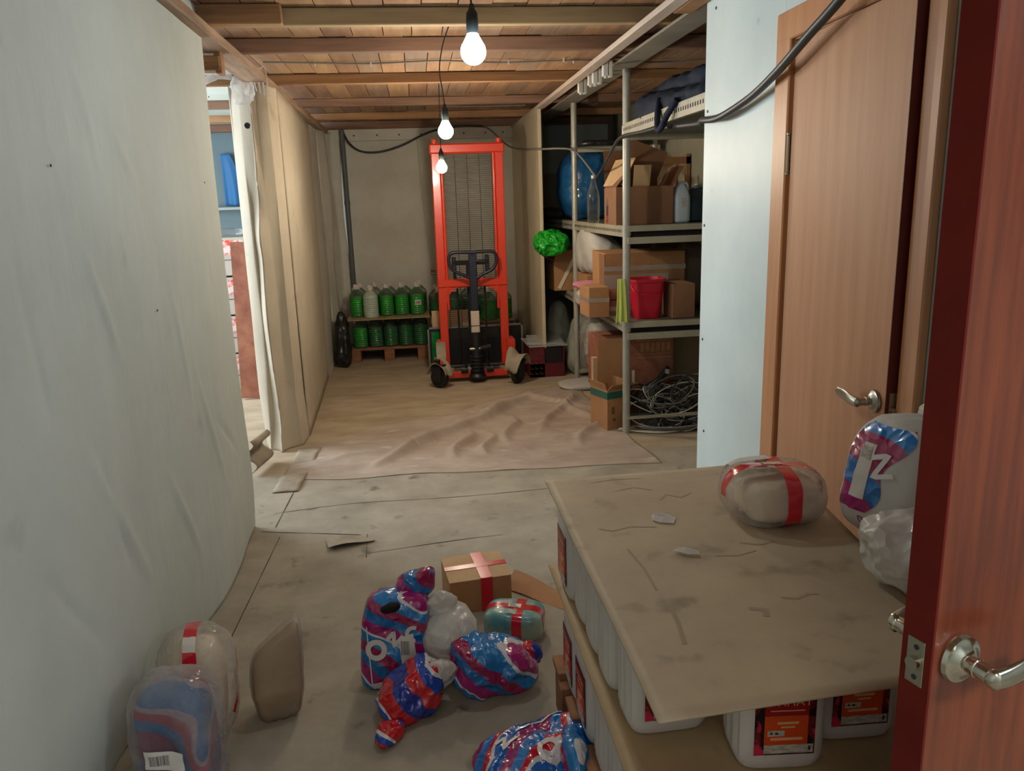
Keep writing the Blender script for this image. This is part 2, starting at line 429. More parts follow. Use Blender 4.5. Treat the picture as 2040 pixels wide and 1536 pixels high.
mat('door_beech', (182, 134, 98), .55, col2=(170, 121, 86), ns=5, stretch=(5, 5, .35), spec=.35)
mat('door_cherry', (142, 66, 34), .34, col2=(102, 44, 26), ns=5, stretch=(7, 7, .5), coat=.45, spots=(196, 160, 130), sp_s=9, sp_lo=.76, sp_hi=.8, bump=.04, bs=8)
mat('door_edge_red', (112, 34, 26), .7, col2=(100, 29, 23), ns=10, spec=.15)
mat('door_edge_dark', (92, 26, 22), .5)
mat('frame_beech', (190, 134, 88), .4, col2=(174, 118, 76), ns=5, stretch=(6, 6, .4), coat=.2)
mat('chrome', (200, 196, 180), .16, 1)
mat('chrome_worn', (176, 172, 160), .3, 1)
mat('plate_steel', (170, 168, 150), .35, .9)
mat('cable_black', (38, 42, 46), .45)
mat('cable_grey', (120, 118, 112), .5)
mat('cord_white', (198, 192, 180), .5)
mat('socket_black', (24, 30, 30), .4)
mat('clip_white', (214, 212, 206), .5)
mat('stacker_red', (206, 58, 34), .32, coat=.3)
mat('steel_blue_black', (24, 28, 42), .4)
mat('steel_black', (20, 22, 26), .45)
mat('wire_dark', (54, 52, 48), .5, .4)
mat('rubber', (22, 21, 21), .7)
mat('paper_grey', (170, 158, 140), .85, col2=(142, 130, 112), ns=8, bump=.4, bs=10)
mat('fabric_tape', (190, 178, 160), .8, bump=.3, bs=20)
mat('steel_bright', (170, 170, 168), .3, .9)
mat('cardboard', (178, 132, 90), .8, col2=(160, 116, 78), ns=4)
mat('cardboard_pale', (196, 164, 124), .8, col2=(182, 148, 110), ns=4)
mat('cardboard_dark', (140, 100, 72), .8, col2=(122, 86, 62), ns=3)
mat('cardboard_red', (164, 108, 84), .8, col2=(128, 74, 58), ns=6)
mat('cardboard_in', (112, 92, 78), .85)
mat('hardboard', (176, 152, 114), .6, col2=(160, 134, 98), ns=3, spots=(116, 96, 70), sp_s=7, sp_lo=.64, sp_hi=.76, bump=.15, bs=14, bdist=.003)
mat('hardboard_worn', (186, 168, 140), .62, col2=(166, 149, 124), ns=5, lo=.3, hi=.7, spots=(128, 110, 86), sp_s=10, sp_lo=.6, sp_hi=.82, bump=.2, bs=12, bdist=.003)
mat('pallet_wood', (156, 108, 74), .8, col2=(120, 82, 56), ns=5, stretch=(1, 3, 3))
mat('canister_white', (216, 210, 204), .38, col2=(206, 200, 196), ns=3, translucent=.1)
mat('label_cherry', (104, 20, 28), .35, col2=(20, 10, 14), ns=34, lo=.47, hi=.53, spots=(196, 40, 74), sp_s=26, sp_lo=.6, sp_hi=.66)
mat('label_orange', (206, 78, 24), .4, col2=(198, 58, 22), ns=6)
mat('label_red', (150, 24, 26), .4)
mat('label_text', (214, 160, 116), .5)
mat('label_grey', (190, 184, 170), .5, col2=(160, 154, 142), ns=60, lo=.45, hi=.55, stretch=(1, 1, 3))
mat('label_dark', (60, 16, 18), .5)
mat('liquid_green', (30, 240, 50), .2, coat=.7, translucent=.4, col2=(14, 170, 40), ns=5)
mat('liquid_deep', (30, 160, 78), .2, coat=.7, translucent=.35, col2=(20, 124, 60), ns=5)
mat('bottle_milky', (196, 212, 196), .35, translucent=.3, coat=.5)
mat('cap_white', (220, 214, 206), .45, translucent=.15)
mat('bucket_red', (196, 18, 48), .35, translucent=.1)
mat('cloth_lime', (214, 226, 120), .8, translucent=.2, bump=.3, bs=14)
mat('bag_green', (30, 190, 50), .3, coat=.6, translucent=.35, crease=14)
mat('bag_blue', (34, 98, 150), .3, coat=.6, translucent=.1, crease=7)
mat('bag_white', (224, 220, 214), .34, coat=.35, translucent=.34, crease=12)
mat('bag_white_matte', (206, 202, 196), .55, translucent=.2, bump=.3, bs=7)
mat('bag_greygreen', (158, 160, 146), .6, bump=.5, bs=9, col2=(128, 132, 122), ns=4)
mat('bag_black', (30, 31, 31), .35, crease=8)
mat('tarp_navy', (26, 36, 52), .75, spec=.2, col2=(16, 22, 34), ns=12, bump=.7, bs=9, bdist=.02)
mat('fabric_darkgrey', (66, 68, 66), .8, bump=.4, bs=8)
mat('crate_maroon', (96, 22, 32), .45)
mat('crate_dark', (26, 20, 24), .5)
mat('tape_red', (200, 16, 40), .22, coat=.7)
mat('tape_green', (30, 96, 84), .35, coat=.4)
mat('tape_clear', (196, 180, 166), .2, coat=.8, alpha=.55)
mat('jug_white', (196, 210, 222), .4, translucent=.15)
mat('jug_teal', (120, 156, 160), .4)
mat('jug_dark', (40, 66, 76), .45)
mat('teal_print', (60, 140, 152), .35, coat=.5, col2=(150, 168, 150), ns=9, lo=.4, hi=.6)
mat('kraft_wrap', (170, 142, 108), .5, col2=(150, 122, 90), ns=6)
mat('pale_carton', (224, 208, 182), .6)
mat('white_text', (214, 208, 206), .35, coat=.5)
mat('red_print', (190, 26, 34), .3, coat=.5)
mat('pink_cloth', (206, 130, 150), .7)
mat('flower_box', (206, 196, 188), .6, col2=(214, 72, 60), ns=16, lo=.48, hi=.56)
mat('grey_carton', (176, 168, 158), .7)
mat('blue_cloth', (70, 140, 200), .6, translucent=.3)
mat('pipe_grey', (92, 98, 98), .5)
mat('glass_clear', (235, 240, 240), .05, alpha=.28, coat=.5)
mat('motor_grey', (96, 98, 96), .6, col2=(64, 66, 68), ns=12)
mat('marker_dark', (52, 46, 42), .7)
mat('print_brown', (120, 78, 56), .8)
mat('red_cap', (190, 20, 30), .4)
mat('yellow_thing', (206, 160, 40), .5)
mat('wood_frame', (170, 126, 84), .7)
mat_film('film_clear', white=.2, bs=45, strength=.6)
mat_film('film_bubble', white=.27, vor=75, strength=.4)
mat_film('film_milky', white=.42, bs=40, strength=.6)
mat_film('film_thin', white=.10, bs=30, strength=.5)
mat_film('pet_clear', tint=(225, 232, 228), white=.10, bs=14, strength=.25)
mat_stripes('stripe_a', rot=(.3, .9, .3), scale=2.3, dist=4, dscale=1.4)
mat_stripes('stripe_b', rot=(0, .25, .35), scale=2.8, dist=3, dscale=1.6)
mat_stripes('stripe_c', rot=(.2, .4, 1.0), scale=2.3, dist=5, dscale=2, seq=[(0, (150, 26, 100)), (.25, (20, 112, 190)), (.48, (196, 20, 44)), (.62, (206, 202, 206)), (.7, (24, 96, 180))])
mat_stripes('stripe_red', rot=(.4, .9, .2), scale=2.0, dist=5, dscale=2, seq=[(0, (196, 18, 32)), (.34, (24, 52, 150)), (.62, (200, 24, 40)), (.82, (22, 70, 170)), (.94, (214, 210, 210))])
mat_stripes('stripe_d', rot=(.3, .8, 1.2), scale=3.2, dist=6, dscale=2, seq=[(0, (120, 36, 80)), (.3, (30, 100, 150)), (.55, (150, 50, 70)), (.75, (150, 130, 140)), (.85, (30, 90, 140))])
mat_barcode('sticker_barcode', ay='Z')
mat_barcode('sticker_small', .1, .9, .2, .8, ay='Z')
mat('bulb_1', (235, 248, 255), emit=BULB1); mat('bulb_2', (255, 244, 222), emit=BULB2); mat('bulb_3', (255, 240, 214), emit=BULB3)
# ------------------------------------------------------------------ the room
ZC = 2.335
# floor
fl = sempty('floor', 'worn hardboard sheet floor of the storeroom', 'floor')
MB().bb(-4.2, 3, -1.6, 4.4, -.08, 0).build('floor_sheet', 'floor_board', fl)
MB().bb(-4.2, 3, 4.4, 8.6, -.08, 0).build('floor_sheet', 'floor_far', fl)
def seam_line(pts, wd=.006):
    m = MB(); P = bez([(x, y, 0) for x, y in pts], 6)
    rows = []
    for i, p in enumerate(P):
        t = (P[min(i+1, len(P)-1)]-P[max(i-1, 0)]).normalized(); n_ = Vector((-t.y, t.x, 0)); w_ = wd*(.35+.65*abs(nz(p, 3, 2))*2)
        rows.append((p-n_*w_/2, p+n_*w_/2))
    m.v = [tuple(Vector((q.x, q.y, .0015))) for r in rows for q in r]; m.f = [(2*i, 2*i+2, 2*i+3, 2*i+1) for i in range(len(rows)-1)]
    return m
MBs = MB()
for pts in ([(-.82, 3.58), (-.6, 3.52), (-.34, 3.45)], [(-.31, 3.45), (-.3, 3.2)], [(-.3, 3.24), (.1, 3.3), (.32, 3.32)], [(-.8, 3.8), (-.4, 3.86), (.1, 3.84), (.6, 3.86), (.9, 3.9)],
            [(-.8, 6.3), (-.3, 6.28), (.2, 6.32)], [(-.74, 4.2), (-.76, 3.62)], [(-.3, 7.2), (.1, 7.24)], [(-.75, 2.6), (-.72, 3.5)]):
    s_ = seam_line(pts); MBs.add(s_.v, s_.f)
MBs.build('seam', 'seam', fl)
MB().sheet(lambda u, v: (-.5+.2*u+.03*v, 3.42-.13*v*(1-.3*u)+.03*u, .004+.016*v*v*(1-u*.5)+.006*math.sin(u*5)), 8, 6, .002).build('lifted_flap', 'paper_grey', fl)

# floor covering
def cloth_P(u, v):
    a = Vector((-.86, 4.28, 0)).lerp(Vector((1.33, 4.12, 0)), u)
    ft = [(-.80, 4.93), (-.35, 5.28), (.19, 5.52), (.84, 6.08), (1.24, 6.2)]
    k = u*4; i = min(int(k), 3); b = Vector((*ft[i], 0)).lerp(Vector((*ft[i+1], 0)), k-i)
    p = a.lerp(b, v); p.x += .03*nz((u*6, v*5, 0), 1, 3); p.y += .05*nz((u*5, v*4, 0), 1, 4)
    z = .004
    for (x0, y0, x1, y1, amp, wd) in ((-.3, 4.45, .65, 5.6, .05, .045), (-.1, 4.75, .9, 5.95, .045, .05), (.15, 4.5, .3, 5.0, .035, .04), (.5, 4.7, .62, 5.3, .035, .04), (.35, 4.5, .42, 4.95, .03, .035),
                                      (.75, 4.9, 1.2, 5.9, .035, .04), (.9, 5.6, 1.3, 5.0, .03, .035), (.7, 5.9, 1.25, 5.4, .03, .03), (-.6, 4.6, -.1, 4.75, .022, .04), (.95, 4.6, 1.25, 5.2, .03, .04)):
        d = Vector((x1-x0, y1-y0)); q = Vector((p.x-x0, p.y-y0)); L_ = d.length; d /= L_
        t = q.dot(d)/L_; s = abs(q.x*d.y-q.y*d.x + .03*math.sin(t*7)); amp *= 1.25; wd *= .8
        if -.1 < t < 1.1: z += amp*math.exp(-(s/wd)**2)*math.sin(math.pi*min(max((t+.1)/1.2, 0), 1))
    z += .012*max(0, nz(p, 5, 1)) + .006*max(0, nz(p, 14, 2))
    e = min(u, 1-u, v, 1-v)*12
    p.z = .003 + (z-.003)*min(1, e+.15); return p
cl = MB().sheet(cloth_P, 150, 100, .002).build('floor_cloth', 'floor_cloth', None, 'all')
tag(cl, 'wrinkled pinkish-grey sheet spread over the floor in front of the red stacker', 'floor covering')
st = MB().sheet(lambda u, v: (-.86+.14*u+.04*v, 4.1+.78*v, .006+.006*math.sin(v*9)*(.5+.5*u)), 6, 30, .002).build('floor_strip', 'paper_grey', None, 'all')
tag(st, 'narrow grey strip of sheeting lying at the foot of the curtain end', 'floor strip')

# ceiling
ce = sempty('ceiling', 'plank ceiling on wooden joists', 'ceiling')
plank_mats = []
for i, (c1, c2) in enumerate((((168, 130, 96), (142, 106, 78)), ((152, 116, 88), (128, 96, 72)), ((150, 122, 98), (128, 102, 82)), ((172, 138, 102), (150, 116, 86)))):
    plank_mats.append(mat('plank_%d' % i, c1, .8, col2=c2, ns=4, stretch=(5, .5, 1), spots=(96, 72, 54), sp_s=3, sp_lo=.66, sp_hi=.8))
random.seed(4)
rows_y = [-1.4, 1.6, 3.02, 3.64, 4.25, 5.34, 6.49, 7.47, 8.4]
pm = [MB() for _ in range(4)]
for j in range(len(rows_y)-1):
    x = -.98+random.uniform(-.05, 0)
    while x < 2.7:
        wd = random.uniform(.13, .165); k = random.randrange(4)
        pm[k].bb(x+.0025, x+wd-.0025, rows_y[j], rows_y[j+1], ZC+random.uniform(0, .006), ZC+.03); x += wd
for k in range(4): pm[k].build('plank', plank_mats[k], ce)
MB().bb(-4.2, 3, -1.6, 8.6, ZC+.035, ZC+.08).build('plank_backing', 'dark_gap', ce)
MB().bb(-4.0, -.99, -1.4, 8.4, ZC-.0, ZC+.03).build('white_ceiling_board', 'white_board', ce)
for y, m_, h_ in ((1.6, 'wood_joist', .075), (3.02, 'wood_joist_pale', .075), (3.64, 'wood_joist_pale', .07), (4.25, 'wood_joist_dull', .068), (5.34, 'wood_joist', .062), (6.49, 'wood_joist_dull', .062), (7.47, 'wood_joist', .06), (8.2, 'wood_joist_dull', .075)):
    MB().box((-.65, y+.03, ZC-h_/2), (6.7, .05, h_), bev=.004).build('joist', m_, ce)
MB().box((-1.95, 3.6, ZC-.037), (2.9, .05, .078), rot=(0, 0, .004), bev=.004).build('joist_splice', 'wood_joist', ce)
# perimeter plate over the left wall
tl = MB().bb(-.93, -.80, 3.0, 8.25, ZC-.115, ZC-.070, bev=.004).build('trim_1', 'wood_plate'); structure(tl, 'wooden plate along the top of the left partition', 'beam')
sb = MB().box((-.93, 3.98, 2.17), (.17, .09, .065), bev=.004); sb.box((-.855, 3.98, 2.19), (.03, .075, .13), bev=.003)
tb = sb.build('trim_2', 'wood_joist'); structure(tb, 'short wooden block over the doorway gap', 'beam')
# rail on the right
tr_ = sempty('trim_3', 'long wooden rail over the shelving posts', 'beam')
MB().bb(1.035, 1.10, .9, 8.28, 2.232, 2.258, bev=.004).build('rail_strip', 'rail_top', tr_)
MB().bb(1.19, 1.335, .9, 8.28, 2.246, 2.259, bev=.003).build('rail_board', 'rail_grey', tr_)
MB().bb(1.11, 1.19, 2.2, 3.35, 2.235, 2.258, bev=.004).build('rail_block', 'wood_joist', tr_)
for i, (y, zz) in enumerate(((4.62, 2.2), (4.88, 2.2), (5.0, 2.205), (5.3, 2.2), (7.3, 2.2))):
    m = MB(); m.bb(1.12, 1.15, y-.02, y+.02, zz-.015, 2.27, bev=.003); m.bb(1.155, 1.175, y-.02, y+.02, zz-.02, 2.27, bev=.002); m.cyl((1.137, y, zz-.025), (1.137, y, zz), .008, 10)
    tag(m.build('cable_clip', 'clip_white'), ['white plastic clip hanging from the ceiling rail, nearest the camera', 'white plastic clip on the ceiling rail, second from the camera', 'white plastic clip on the ceiling rail, middle of the five', 'white plastic clip on the ceiling rail, just beyond the cluster of three', 'lone white plastic clip on the ceiling rail over the far shelving'][i], 'cable clip', 'white clips on the ceiling rail')

# left partition: fabric covered wall, two stretches with a gap between
CREASES = [(2.1, 1.45, 2.28, 1.05, .008), (2.0, .95, 2.15, .45, -.007), (2.75, 1.3, 2.85, .8, .007), (1.75, 1.5, 1.82, .9, -.006), (1.9, 1.0, 2.3, .35, .008), (2.9, 1.0, 3.2, .3, .008), (3.3, 1.9, 3.35, .9, -.006),
           (2.4, 1.75, 2.6, 1.55, .006), (2.5, .7, 2.75, .25, .008), (3.1, .7, 3.45, .45, -.008), (1.6, .8, 1.9, .4, -.008), (2.2, 1.9, 2.3, 1.6, .005)]
def lw(u, v):
    y = -1.4+5.05*u; z = 2.335*v
    x = -.852 + .012*nz((y*1.2, z*.5, 0), 1, 1) + .006*nz((y*4, z*1.2, 0), 1, 2) - .016*math.exp(-((y-3.65)/.25)**2)*math.sin(math.pi*min(1, z/2.3))**.7
    for (y0, z0, y1, z1, a) in CREASES:
        dy, dz = y1-y0, z1-z0; L2 = dy*dy+dz*dz; t = ((y-y0)*dy+(z-z0)*dz)/L2
        if 0 < t < 1:
            s = abs((y-y0)*dz-(z-z0)*dy)/L2**.5
            if s < .08: x += a*math.sin(math.pi*t)*math.exp(-(s/.018)**2)
    f = max(0, (.42-z)/.42); x += f*f*(-.035+.05*max(0, nz((y*2.2, 0, 0), 1, 5)))
    if y < 2.35: x -= .05*f*f*min(1, (2.35-y)*3)
    return (x, y, z)
wl = MB().sheet(lw, 420, 120, .012, flip=True)
structure(wl.build('wall_left', 'fabric_cool', None, 'all'), 'tall wall covered in pale grey-green fabric', 'wall')
def creases(name, lines, parent):
    m = MB()
    for pts, r in lines:
        P = bez(pts, 6); m.tube(P, [r*max(.15, math.sin(math.pi*(i+.5)/len(P))) for i in range(len(P))], 5)
    return m.build(name, 'fabric_cool', parent, 'all')
wlo = bpy.data.objects['wall_left']
MB().bb(-.90, -.866, 3.0, 3.63, 0, 2.335).build('wall_stud', 'wood_plate', wlo)
ms = MB()
for y, z in ((3.62, 1.98), (3.64, 2.12), (3.6, 2.25), (3.38, 1.62), (2.6, 1.2), (2.0, 1.62), (1.75, 1.6), (1.62, 1.72)): ms.add(*(lambda q: (q.v, q.f))(MB().lathe([(0, .003), (.003, .002), (.004, 0)], 8, (0, 0, 0), 'x')), Matrix.Translation((-.838, y, z)))
ms.build('wall_screws', 'screw', wlo, True)

# partition end wrapped in loose fabric
cs = sempty('wall_curtain', 'partition end wrapped in loose cream fabric', 'wall')
def col_P(u, v):
    z = 2.235*v + .0
    # cross-section from back-left round the front to the right-hand side
    pts = [(-1.10, 5.45), (-1.06, 5.06), (-.995, 4.96), (-.910, 4.86), (-.875, 4.94), (-.825, 4.97), (-.80, 5.2)]
    k = u*(len(pts)-1); i = min(int(k), len(pts)-2); t = k-i; t = t*t*(3-2*t)
    x = pts[i][0]*(1-t)+pts[i+1][0]*t; y = pts[i][1]*(1-t)+pts[i+1][1]*t
    fr = math.exp(-((u-.45)/.26)**2)
    # soft vertical folds that wander with height
    ph = u*17 + 1.6*math.sin(z*2.1)+.8*nz((0, 0, z*2.2), 1, 3)
    y += fr*.032*math.sin(ph) ; x += fr*.018*math.cos(ph*.8+z)
    y -= fr*.035*math.exp(-((z-1.35)/.10)**2)*math.exp(-((u-.5)/.1)**2)
    y += fr*.03*math.exp(-((z-1.55+.5*(u-.45))/.12)**2)*math.exp(-((u-.56)/.12)**2)
    y += .02*nz((x*6, z*2.6, 1), 1, 7)*fr
    low = max(0, (.35-z)/.35); y -= .05*low*low*fr; x += .02*low*math.sin(u*9)
    if z > 2.1: y += .10*((z-2.1)/.135)**2*.5*fr
    x += (z-1.1)*.006
    return (x, y, z)
MB().sheet(col_P, 90, 150, .006).build('fabric_wrap', 'fabric_cream', cs, 'all')
def cw_P(u, v):
    y = 5.18+2.5*u; z = 2.23*v
    x = -.815 - .06*u + .008*nz((y*1.5, z*.6, 0), 1, 5) + .012*math.sin(y*1.3+1)
    if y > 7.2: x += .0
    return (x, y, z)
MB().sheet(cw_P, 60, 30, .01, flip=True).build('fabric_side', 'fabric_cream', cs, 'all')
MB().bb(-1.05, -.86, 5.05, 7.9, 0, 2.22).build('partition_core', 'back_canvas', cs)
def cf_P(u, v):
    pts = [(-.875, 7.68), (-.80, 7.9), (-.86, 8.05), (-.78, 8.22), (-.70, 8.24)]
    k = u*4; i = min(int(k), 3); t = k-i; x = pts[i][0]*(1-t)+pts[i+1][0]*t; y = pts[i][1]*(1-t)+pts[i+1][1]*t
    return (x+.012*math.sin(v*9+u*5), y+.01*math.sin(v*7), 2.24*v)
MB().sheet(cf_P, 24, 40, .004, flip=True).build('hanging_fold', 'back_canvas', cs, 'all')
MB().lathe([(0, .005), (.016, .004), (.018, 0)], 12, (0, 0, 0), 'y').build('bolt_head', 'screw', cs, True, loc=(-.93, 4.872, 1.985), rot=(0, 0, math.pi))

# far wall
wb = sempty('wall_back', 'far wall of taut grey canvas with screws along the top', 'wall')
def bw_P(u, v):
    x = -1.0+2.1*u; z = 2.34*v; return (x, 8.29+.006*nz((x*2, z, 0), 1, 4), z)
MB().sheet(bw_P, 50, 40, .01, flip=False).build('canvas', 'back_canvas', wb, 'all')
MB().bb(-1.1, 1.06, 8.22, 8.285, 2.15, 2.262, bev=.004).build('canvas_top_strip', 'back_canvas', wb)
m = MB()
for x in (-.55, -.32, -.1, .12, .33, .55, .77, .95): m.add(*(lambda q: (q.v, q.f))(MB().lathe([(0, .004), (.008, .003), (.009, 0)], 8, (0, 0, 0), 'y')), Matrix.Translation((x, 8.22, 2.2)) @ Matrix.Rotation(math.pi, 4, 'Z'))
m.build('canvas_screws', 'screw', wb, True)
MB().bb(-4.2, -1.0, 8.28, 8.34, 0, 2.34).build('left_room_panel', 'daylit_panel', wb)
MB().bb(1.06, 2.1, 8.28, 8.34, 0, 2.34).build('bay_back_panel', 'panel_grey', wb)
MB().bb(1.3, 1.62, 8.262, 8.282, 1.32, 1.78).build('bay_lower_panel', 'panel_olive', wb)
MB().bb(-4.2, 3, 8.35, 8.4, -.05, 2.42).build('outer_skin', 'dark_gap', wb)
# cream partition at the far right
wf = MB().bb(1.045, 1.075, 6.55, 8.28, 0, 2.25, bev=.003).build('wall_right_far', 'panel_cream'); structure(wf, 'cream panel closing the bay beside the red stacker', 'wall')
# wall behind the shelving
wr = MB().bb(2.06, 2.1, 2.6, 8.28, 0, 2.34).build('wall_right_back', 'panel_olive'); structure(wr, 'dull wall behind the shelving', 'wall')
we = MB().bb(1.30, 2.06, 3.0, 3.04, 0, 2.34).build('wall_bay_end', 'panel_grey'); structure(we, 'end panel of the shelving bay', 'wall')
# nearer right wall of painted panel
rw = sempty('wall_right', 'pale blue painted panel wall around the beech door', 'wall')
MB().bb(1.20, 1.245, 2.51, 3.2, 0, 2.335, bev=.002).build('panel', 'panel_blue', rw)
MB().bb(1.20, 1.245, .86, 1.695, 0, 2.335, bev=.002).build('panel', 'panel_blue', rw)
MB().bb(1.20, 1.245, 1.66, 2.51, 2.03, 2.335).build('panel', 'panel_blue', rw)
m = MB()
for y, z in ((3.165, 1.83), (3.17, 1.38), (3.16, .9), (3.12, .5), (2.47, 2.12), (3.1, 2.2), (1.60, 1.62), (1.64, 1.3)):
    m.add(*(lambda q: (q.v, q.f))(MB().lathe([(0, .003), (.005, .002), (.006, 0)], 8, (0, 0, 0), 'x')), Matrix.Translation((1.199, y, z)) @ Matrix.Rotation(math.pi, 4, 'Z'))
m.build('panel_screws', 'screw', rw, True)
# walls behind the camera and around the left room
structure(MB().bb(-4.2, 3, -1.45, -1.4, 0, 2.34).build('wall_rear', 'fabric_cool'), 'wall behind the viewpoint', 'wall')
structure(MB().bb(2.9, 2.95, -1.4, .9, 0, 2.34).build('wall_hall', 'fabric_cool'), 'side wall of the hallway behind the viewpoint', 'wall')
structure(MB().bb(1.25, 2.9, .86, .9, 0, 2.34).build('wall_hall_end', 'fabric_cool'), 'end wall of the hallway behind the open door', 'wall')
wlr = sempty('wall_left_room', 'outer walls of the room seen through the gap', 'wall')
MB().bb(-3.5, -3.44, -1.4, 4.4, 0, 2.34).build('panel', 'white_board', wlr)
MB().bb(-3.5, -3.44, 6.8, 8.3, 0, 2.34).build('panel', 'white_board', wlr)
MB().bb(-3.5, -3.44, 4.4, 6.8, 0, .75).build('panel', 'white_board', wlr)
MB().bb(-3.5, -3.44, 4.4, 6.8, 2.2, 2.34).build('panel', 'white_board', wlr)
w1 = sempty('window_1', 'daylit window of the side room', 'window')
m = MB()
for y in (4.43, 5.6, 6.77): m.bb(-3.49, -3.45, y-.03, y+.03, .75, 2.2)
m.bb(-3.49, -3.45, 4.4, 6.8, .75, .8); m.bb(-3.49, -3.45, 4.4, 6.8, 2.15, 2.2); m.build('window_frame', 'white_board', w1)

# ------------------------------------------------------------------ doors
def lever_handle(parent, side=1, m_='chrome', name='handle'):
    """lever with round rosette at local origin, standing off along -Y, lever running to +X*side"""
    r = MB().lathe([(0, 0), (.030, 0), (.031, -.003), (.029, -.008), (.021, -.010), (.017, -.014), (.012, -.016), (0, -.016)][::-1], 32, (0, 0, 0), 'y')
    h = r.build(name, m_, parent, True)
    g = MB(); g.lathe([(0, -.050), (.0085, -.050), (.0105, -.047), (.0105, -.028), (.0118, -.027), (.0118, -.024), (.0105, -.023), (.0105, -.010), (.013, -.006)][::1], 24, (0, 0, 0), 'y')
    g.build('neck', m_, h, True)
    pts = [(-side*.011, -.047, 0), (side*.002, -.050, 0), (side*.02, -.053, .001), (side*.045, -.054, .004), (side*.07, -.052, .005), (side*.095, -.048, .003), (side*.118, -.046, .003)]
    q = MB(); P = bez(pts, 5); n_ = len(P); V = []
    for i, p in enumerate(P):
        t = i/(n_-1); a = (.0125+.002*math.sin(math.pi*t))*min(1, .35+t*7)*(1 if t < .9 else 1-(t-.9)*6); b_ = (.0105-.0065*min(1, t*1.8))*min(1, .35+t*7)
        for k in range(16):
            an = 2*math.pi*k/16; V.append((p.x, p.y+math.cos(an)*b_, p.z+math.sin(an)*a))
    F = [(i*16+k, i*16+(k+1) % 16, (i+1)*16+(k+1) % 16, (i+1)*16+k) for i in range(n_-1) for k in range(16)]
    F += [tuple(range(16))[::-1], tuple((n_-1)*16+k for k in range(16))]
    q.add(V, F); q.build('lever', m_, h, True); return h

d1 = sempty('door_1', 'beech-coloured inner door standing slightly ajar', 'door', (1.2, 2.42, 0))
# frame (fixed)
m = MB()
m.bb(-.025, .0, .0, .095, 0, 2.045, bev=.004); m.bb(-.025, 0, -.735, -.665, 0, 2.045, bev=.004); m.bb(-.0255, 0, -.735, .095, 1.958, 2.046, bev=.004)
m.bb(-.01, .04, -.665, .0, 1.955, 1.975); m.bb(-.01, .04, -.002, .012, 0, 1.96); m.bb(-.01, .04, -.672, -.652, 0, 1.96)
m.build('door_frame', 'frame_beech', d1)
ang = .055
lf = bpy.data.objects.new('door_leaf', None); COL.objects.link(lf)
leaf = MB().box((.020, -.3275, .985), (.036, .649, 1.93), bev=.001).build('door_leaf', 'door_beech', d1, loc=(-.012, -.004, 0), rot=(0, 0, -ang))
bpy.data.objects.remove(lf)
MB().box((.020, -.6535, .985), (.038, .003, 1.93)).build('leaf_edge', 'door_edge_dark', leaf)
hh = lever_handle(leaf, -1, 'chrome_worn'); hh.rotation_euler = (0, 0, -math.pi/2); hh.location = (.001, -.605, .968)
MB().bb(.010, .030, -.6565, -.6545, .90, 1.0).build('latch_plate', 'plate_steel', leaf)
MB().cyl((.02, -.656, .955), (.02, -.667, .955), .008, 12).build('latch', 'plate_steel', leaf, True)
m = MB()
for z in (1.62, .35): m.cyl((-.014, .004, z-.055), (-.014, .004, z+.055), .0075, 12)
for z in (1.62, .35): m.cyl((-.014, .004, z-.063), (-.014, .004, z-.057), .009, 12); m.cyl((-.014, .004, z+.057), (-.014, .004, z+.063), .009, 12)
m.build('hinge', 'plate_steel', d1, True)
MB().bb(.04, .06, -.74, .1, 0, 2.03).build('opening_shade', 'dark_gap', d1)  # dark sheet standing in for the shade behind the ajar leaf

d2 = sempty('door_2', 'open cherry-brown door at the right edge with chrome lever', 'door', (.576, .750, 0)); d2.rotation_euler = (0, 0, R(15.5))
MB().bb(.0015, .618, 0, .040, .02, 2.02, bev=.001).build('door_leaf', 'door_cherry', d2)
MB().bb(-.002, .0012, -.0005, .0405, .02, 2.02).build('leaf_edge', 'door_edge_red', d2)
lh = lever_handle(d2, 1, 'chrome'); lh.location = (.043, 0, .949)
lh2 = lever_handle(d2, -1, 'chrome', 'far_handle'); lh2.rotation_euler = (0, 0, math.pi); lh2.location = (.043, .040, .949)
MB().bb(-.0035, -.0015, .008, .032, .914, .974, bev=.0006).build('latch_plate', 'plate_steel', d2)
lm = MB(); lm.cyl((-.003, .019, .944), (-.011, .019, .944), .0085, 20); lm.build('latch', 'chrome', d2, True)
m = MB(); m.cyl((-.0036, .019, .964), (-.0042, .019, .964), .0035, 10); m.cyl((-.0036, .019, .924), (-.0042, .019, .924), .0035, 10); m.build('plate_screws', 'screw', d2)

# ------------------------------------------------------------------ lamps and cables
def lamp(loc, mname, label, top, cord_pts):
    t = thing('hanging_bulb', label, 'light bulb', loc, group='bare bulbs hanging from the ceiling')
    r = .036
    prof = [(0, -r)] + [(r*math.cos(R(a)), r*math.sin(R(a))) for a in range(-80, 50, 10)] + [(.017, .043), (.014, .05)]
    MB().lathe(prof, 28).build('bulb_glass', mname, t, True)
    MB().lathe([(.0145, .046), (.0165, .05), (.0175, .075), (.016, .1), (.010, .11), (.006, .125), (0, .127)], 20).build('socket', 'socket_black', t, True)
    MB().tube(bez([Vector(p)-Vector(loc) for p in cord_pts], 8), .0032, 6).build('cord', 'cable_black', t, True)
    return t
lamp((.195, 2.35, 1.92), 'bulb_1', 'nearest and largest lit bare bulb with black socket under the ceiling', 0, [(.195, 2.35, 2.045), (.187, 2.35, 2.10), (.176, 2.37, 2.17), (.180, 2.38, 2.26), (.17, 2.4, 2.335)])
lamp((.175, 3.9, 1.842), 'bulb_2', 'second lit bare bulb hanging just above the red stacker top bar', 0, [(.175, 3.9, 1.965), (.170, 3.9, 2.02), (.16, 3.9, 2.10), (.165, 3.9, 2.16), (.185, 3.9, 2.24), (.225, 3.9, 2.337)])
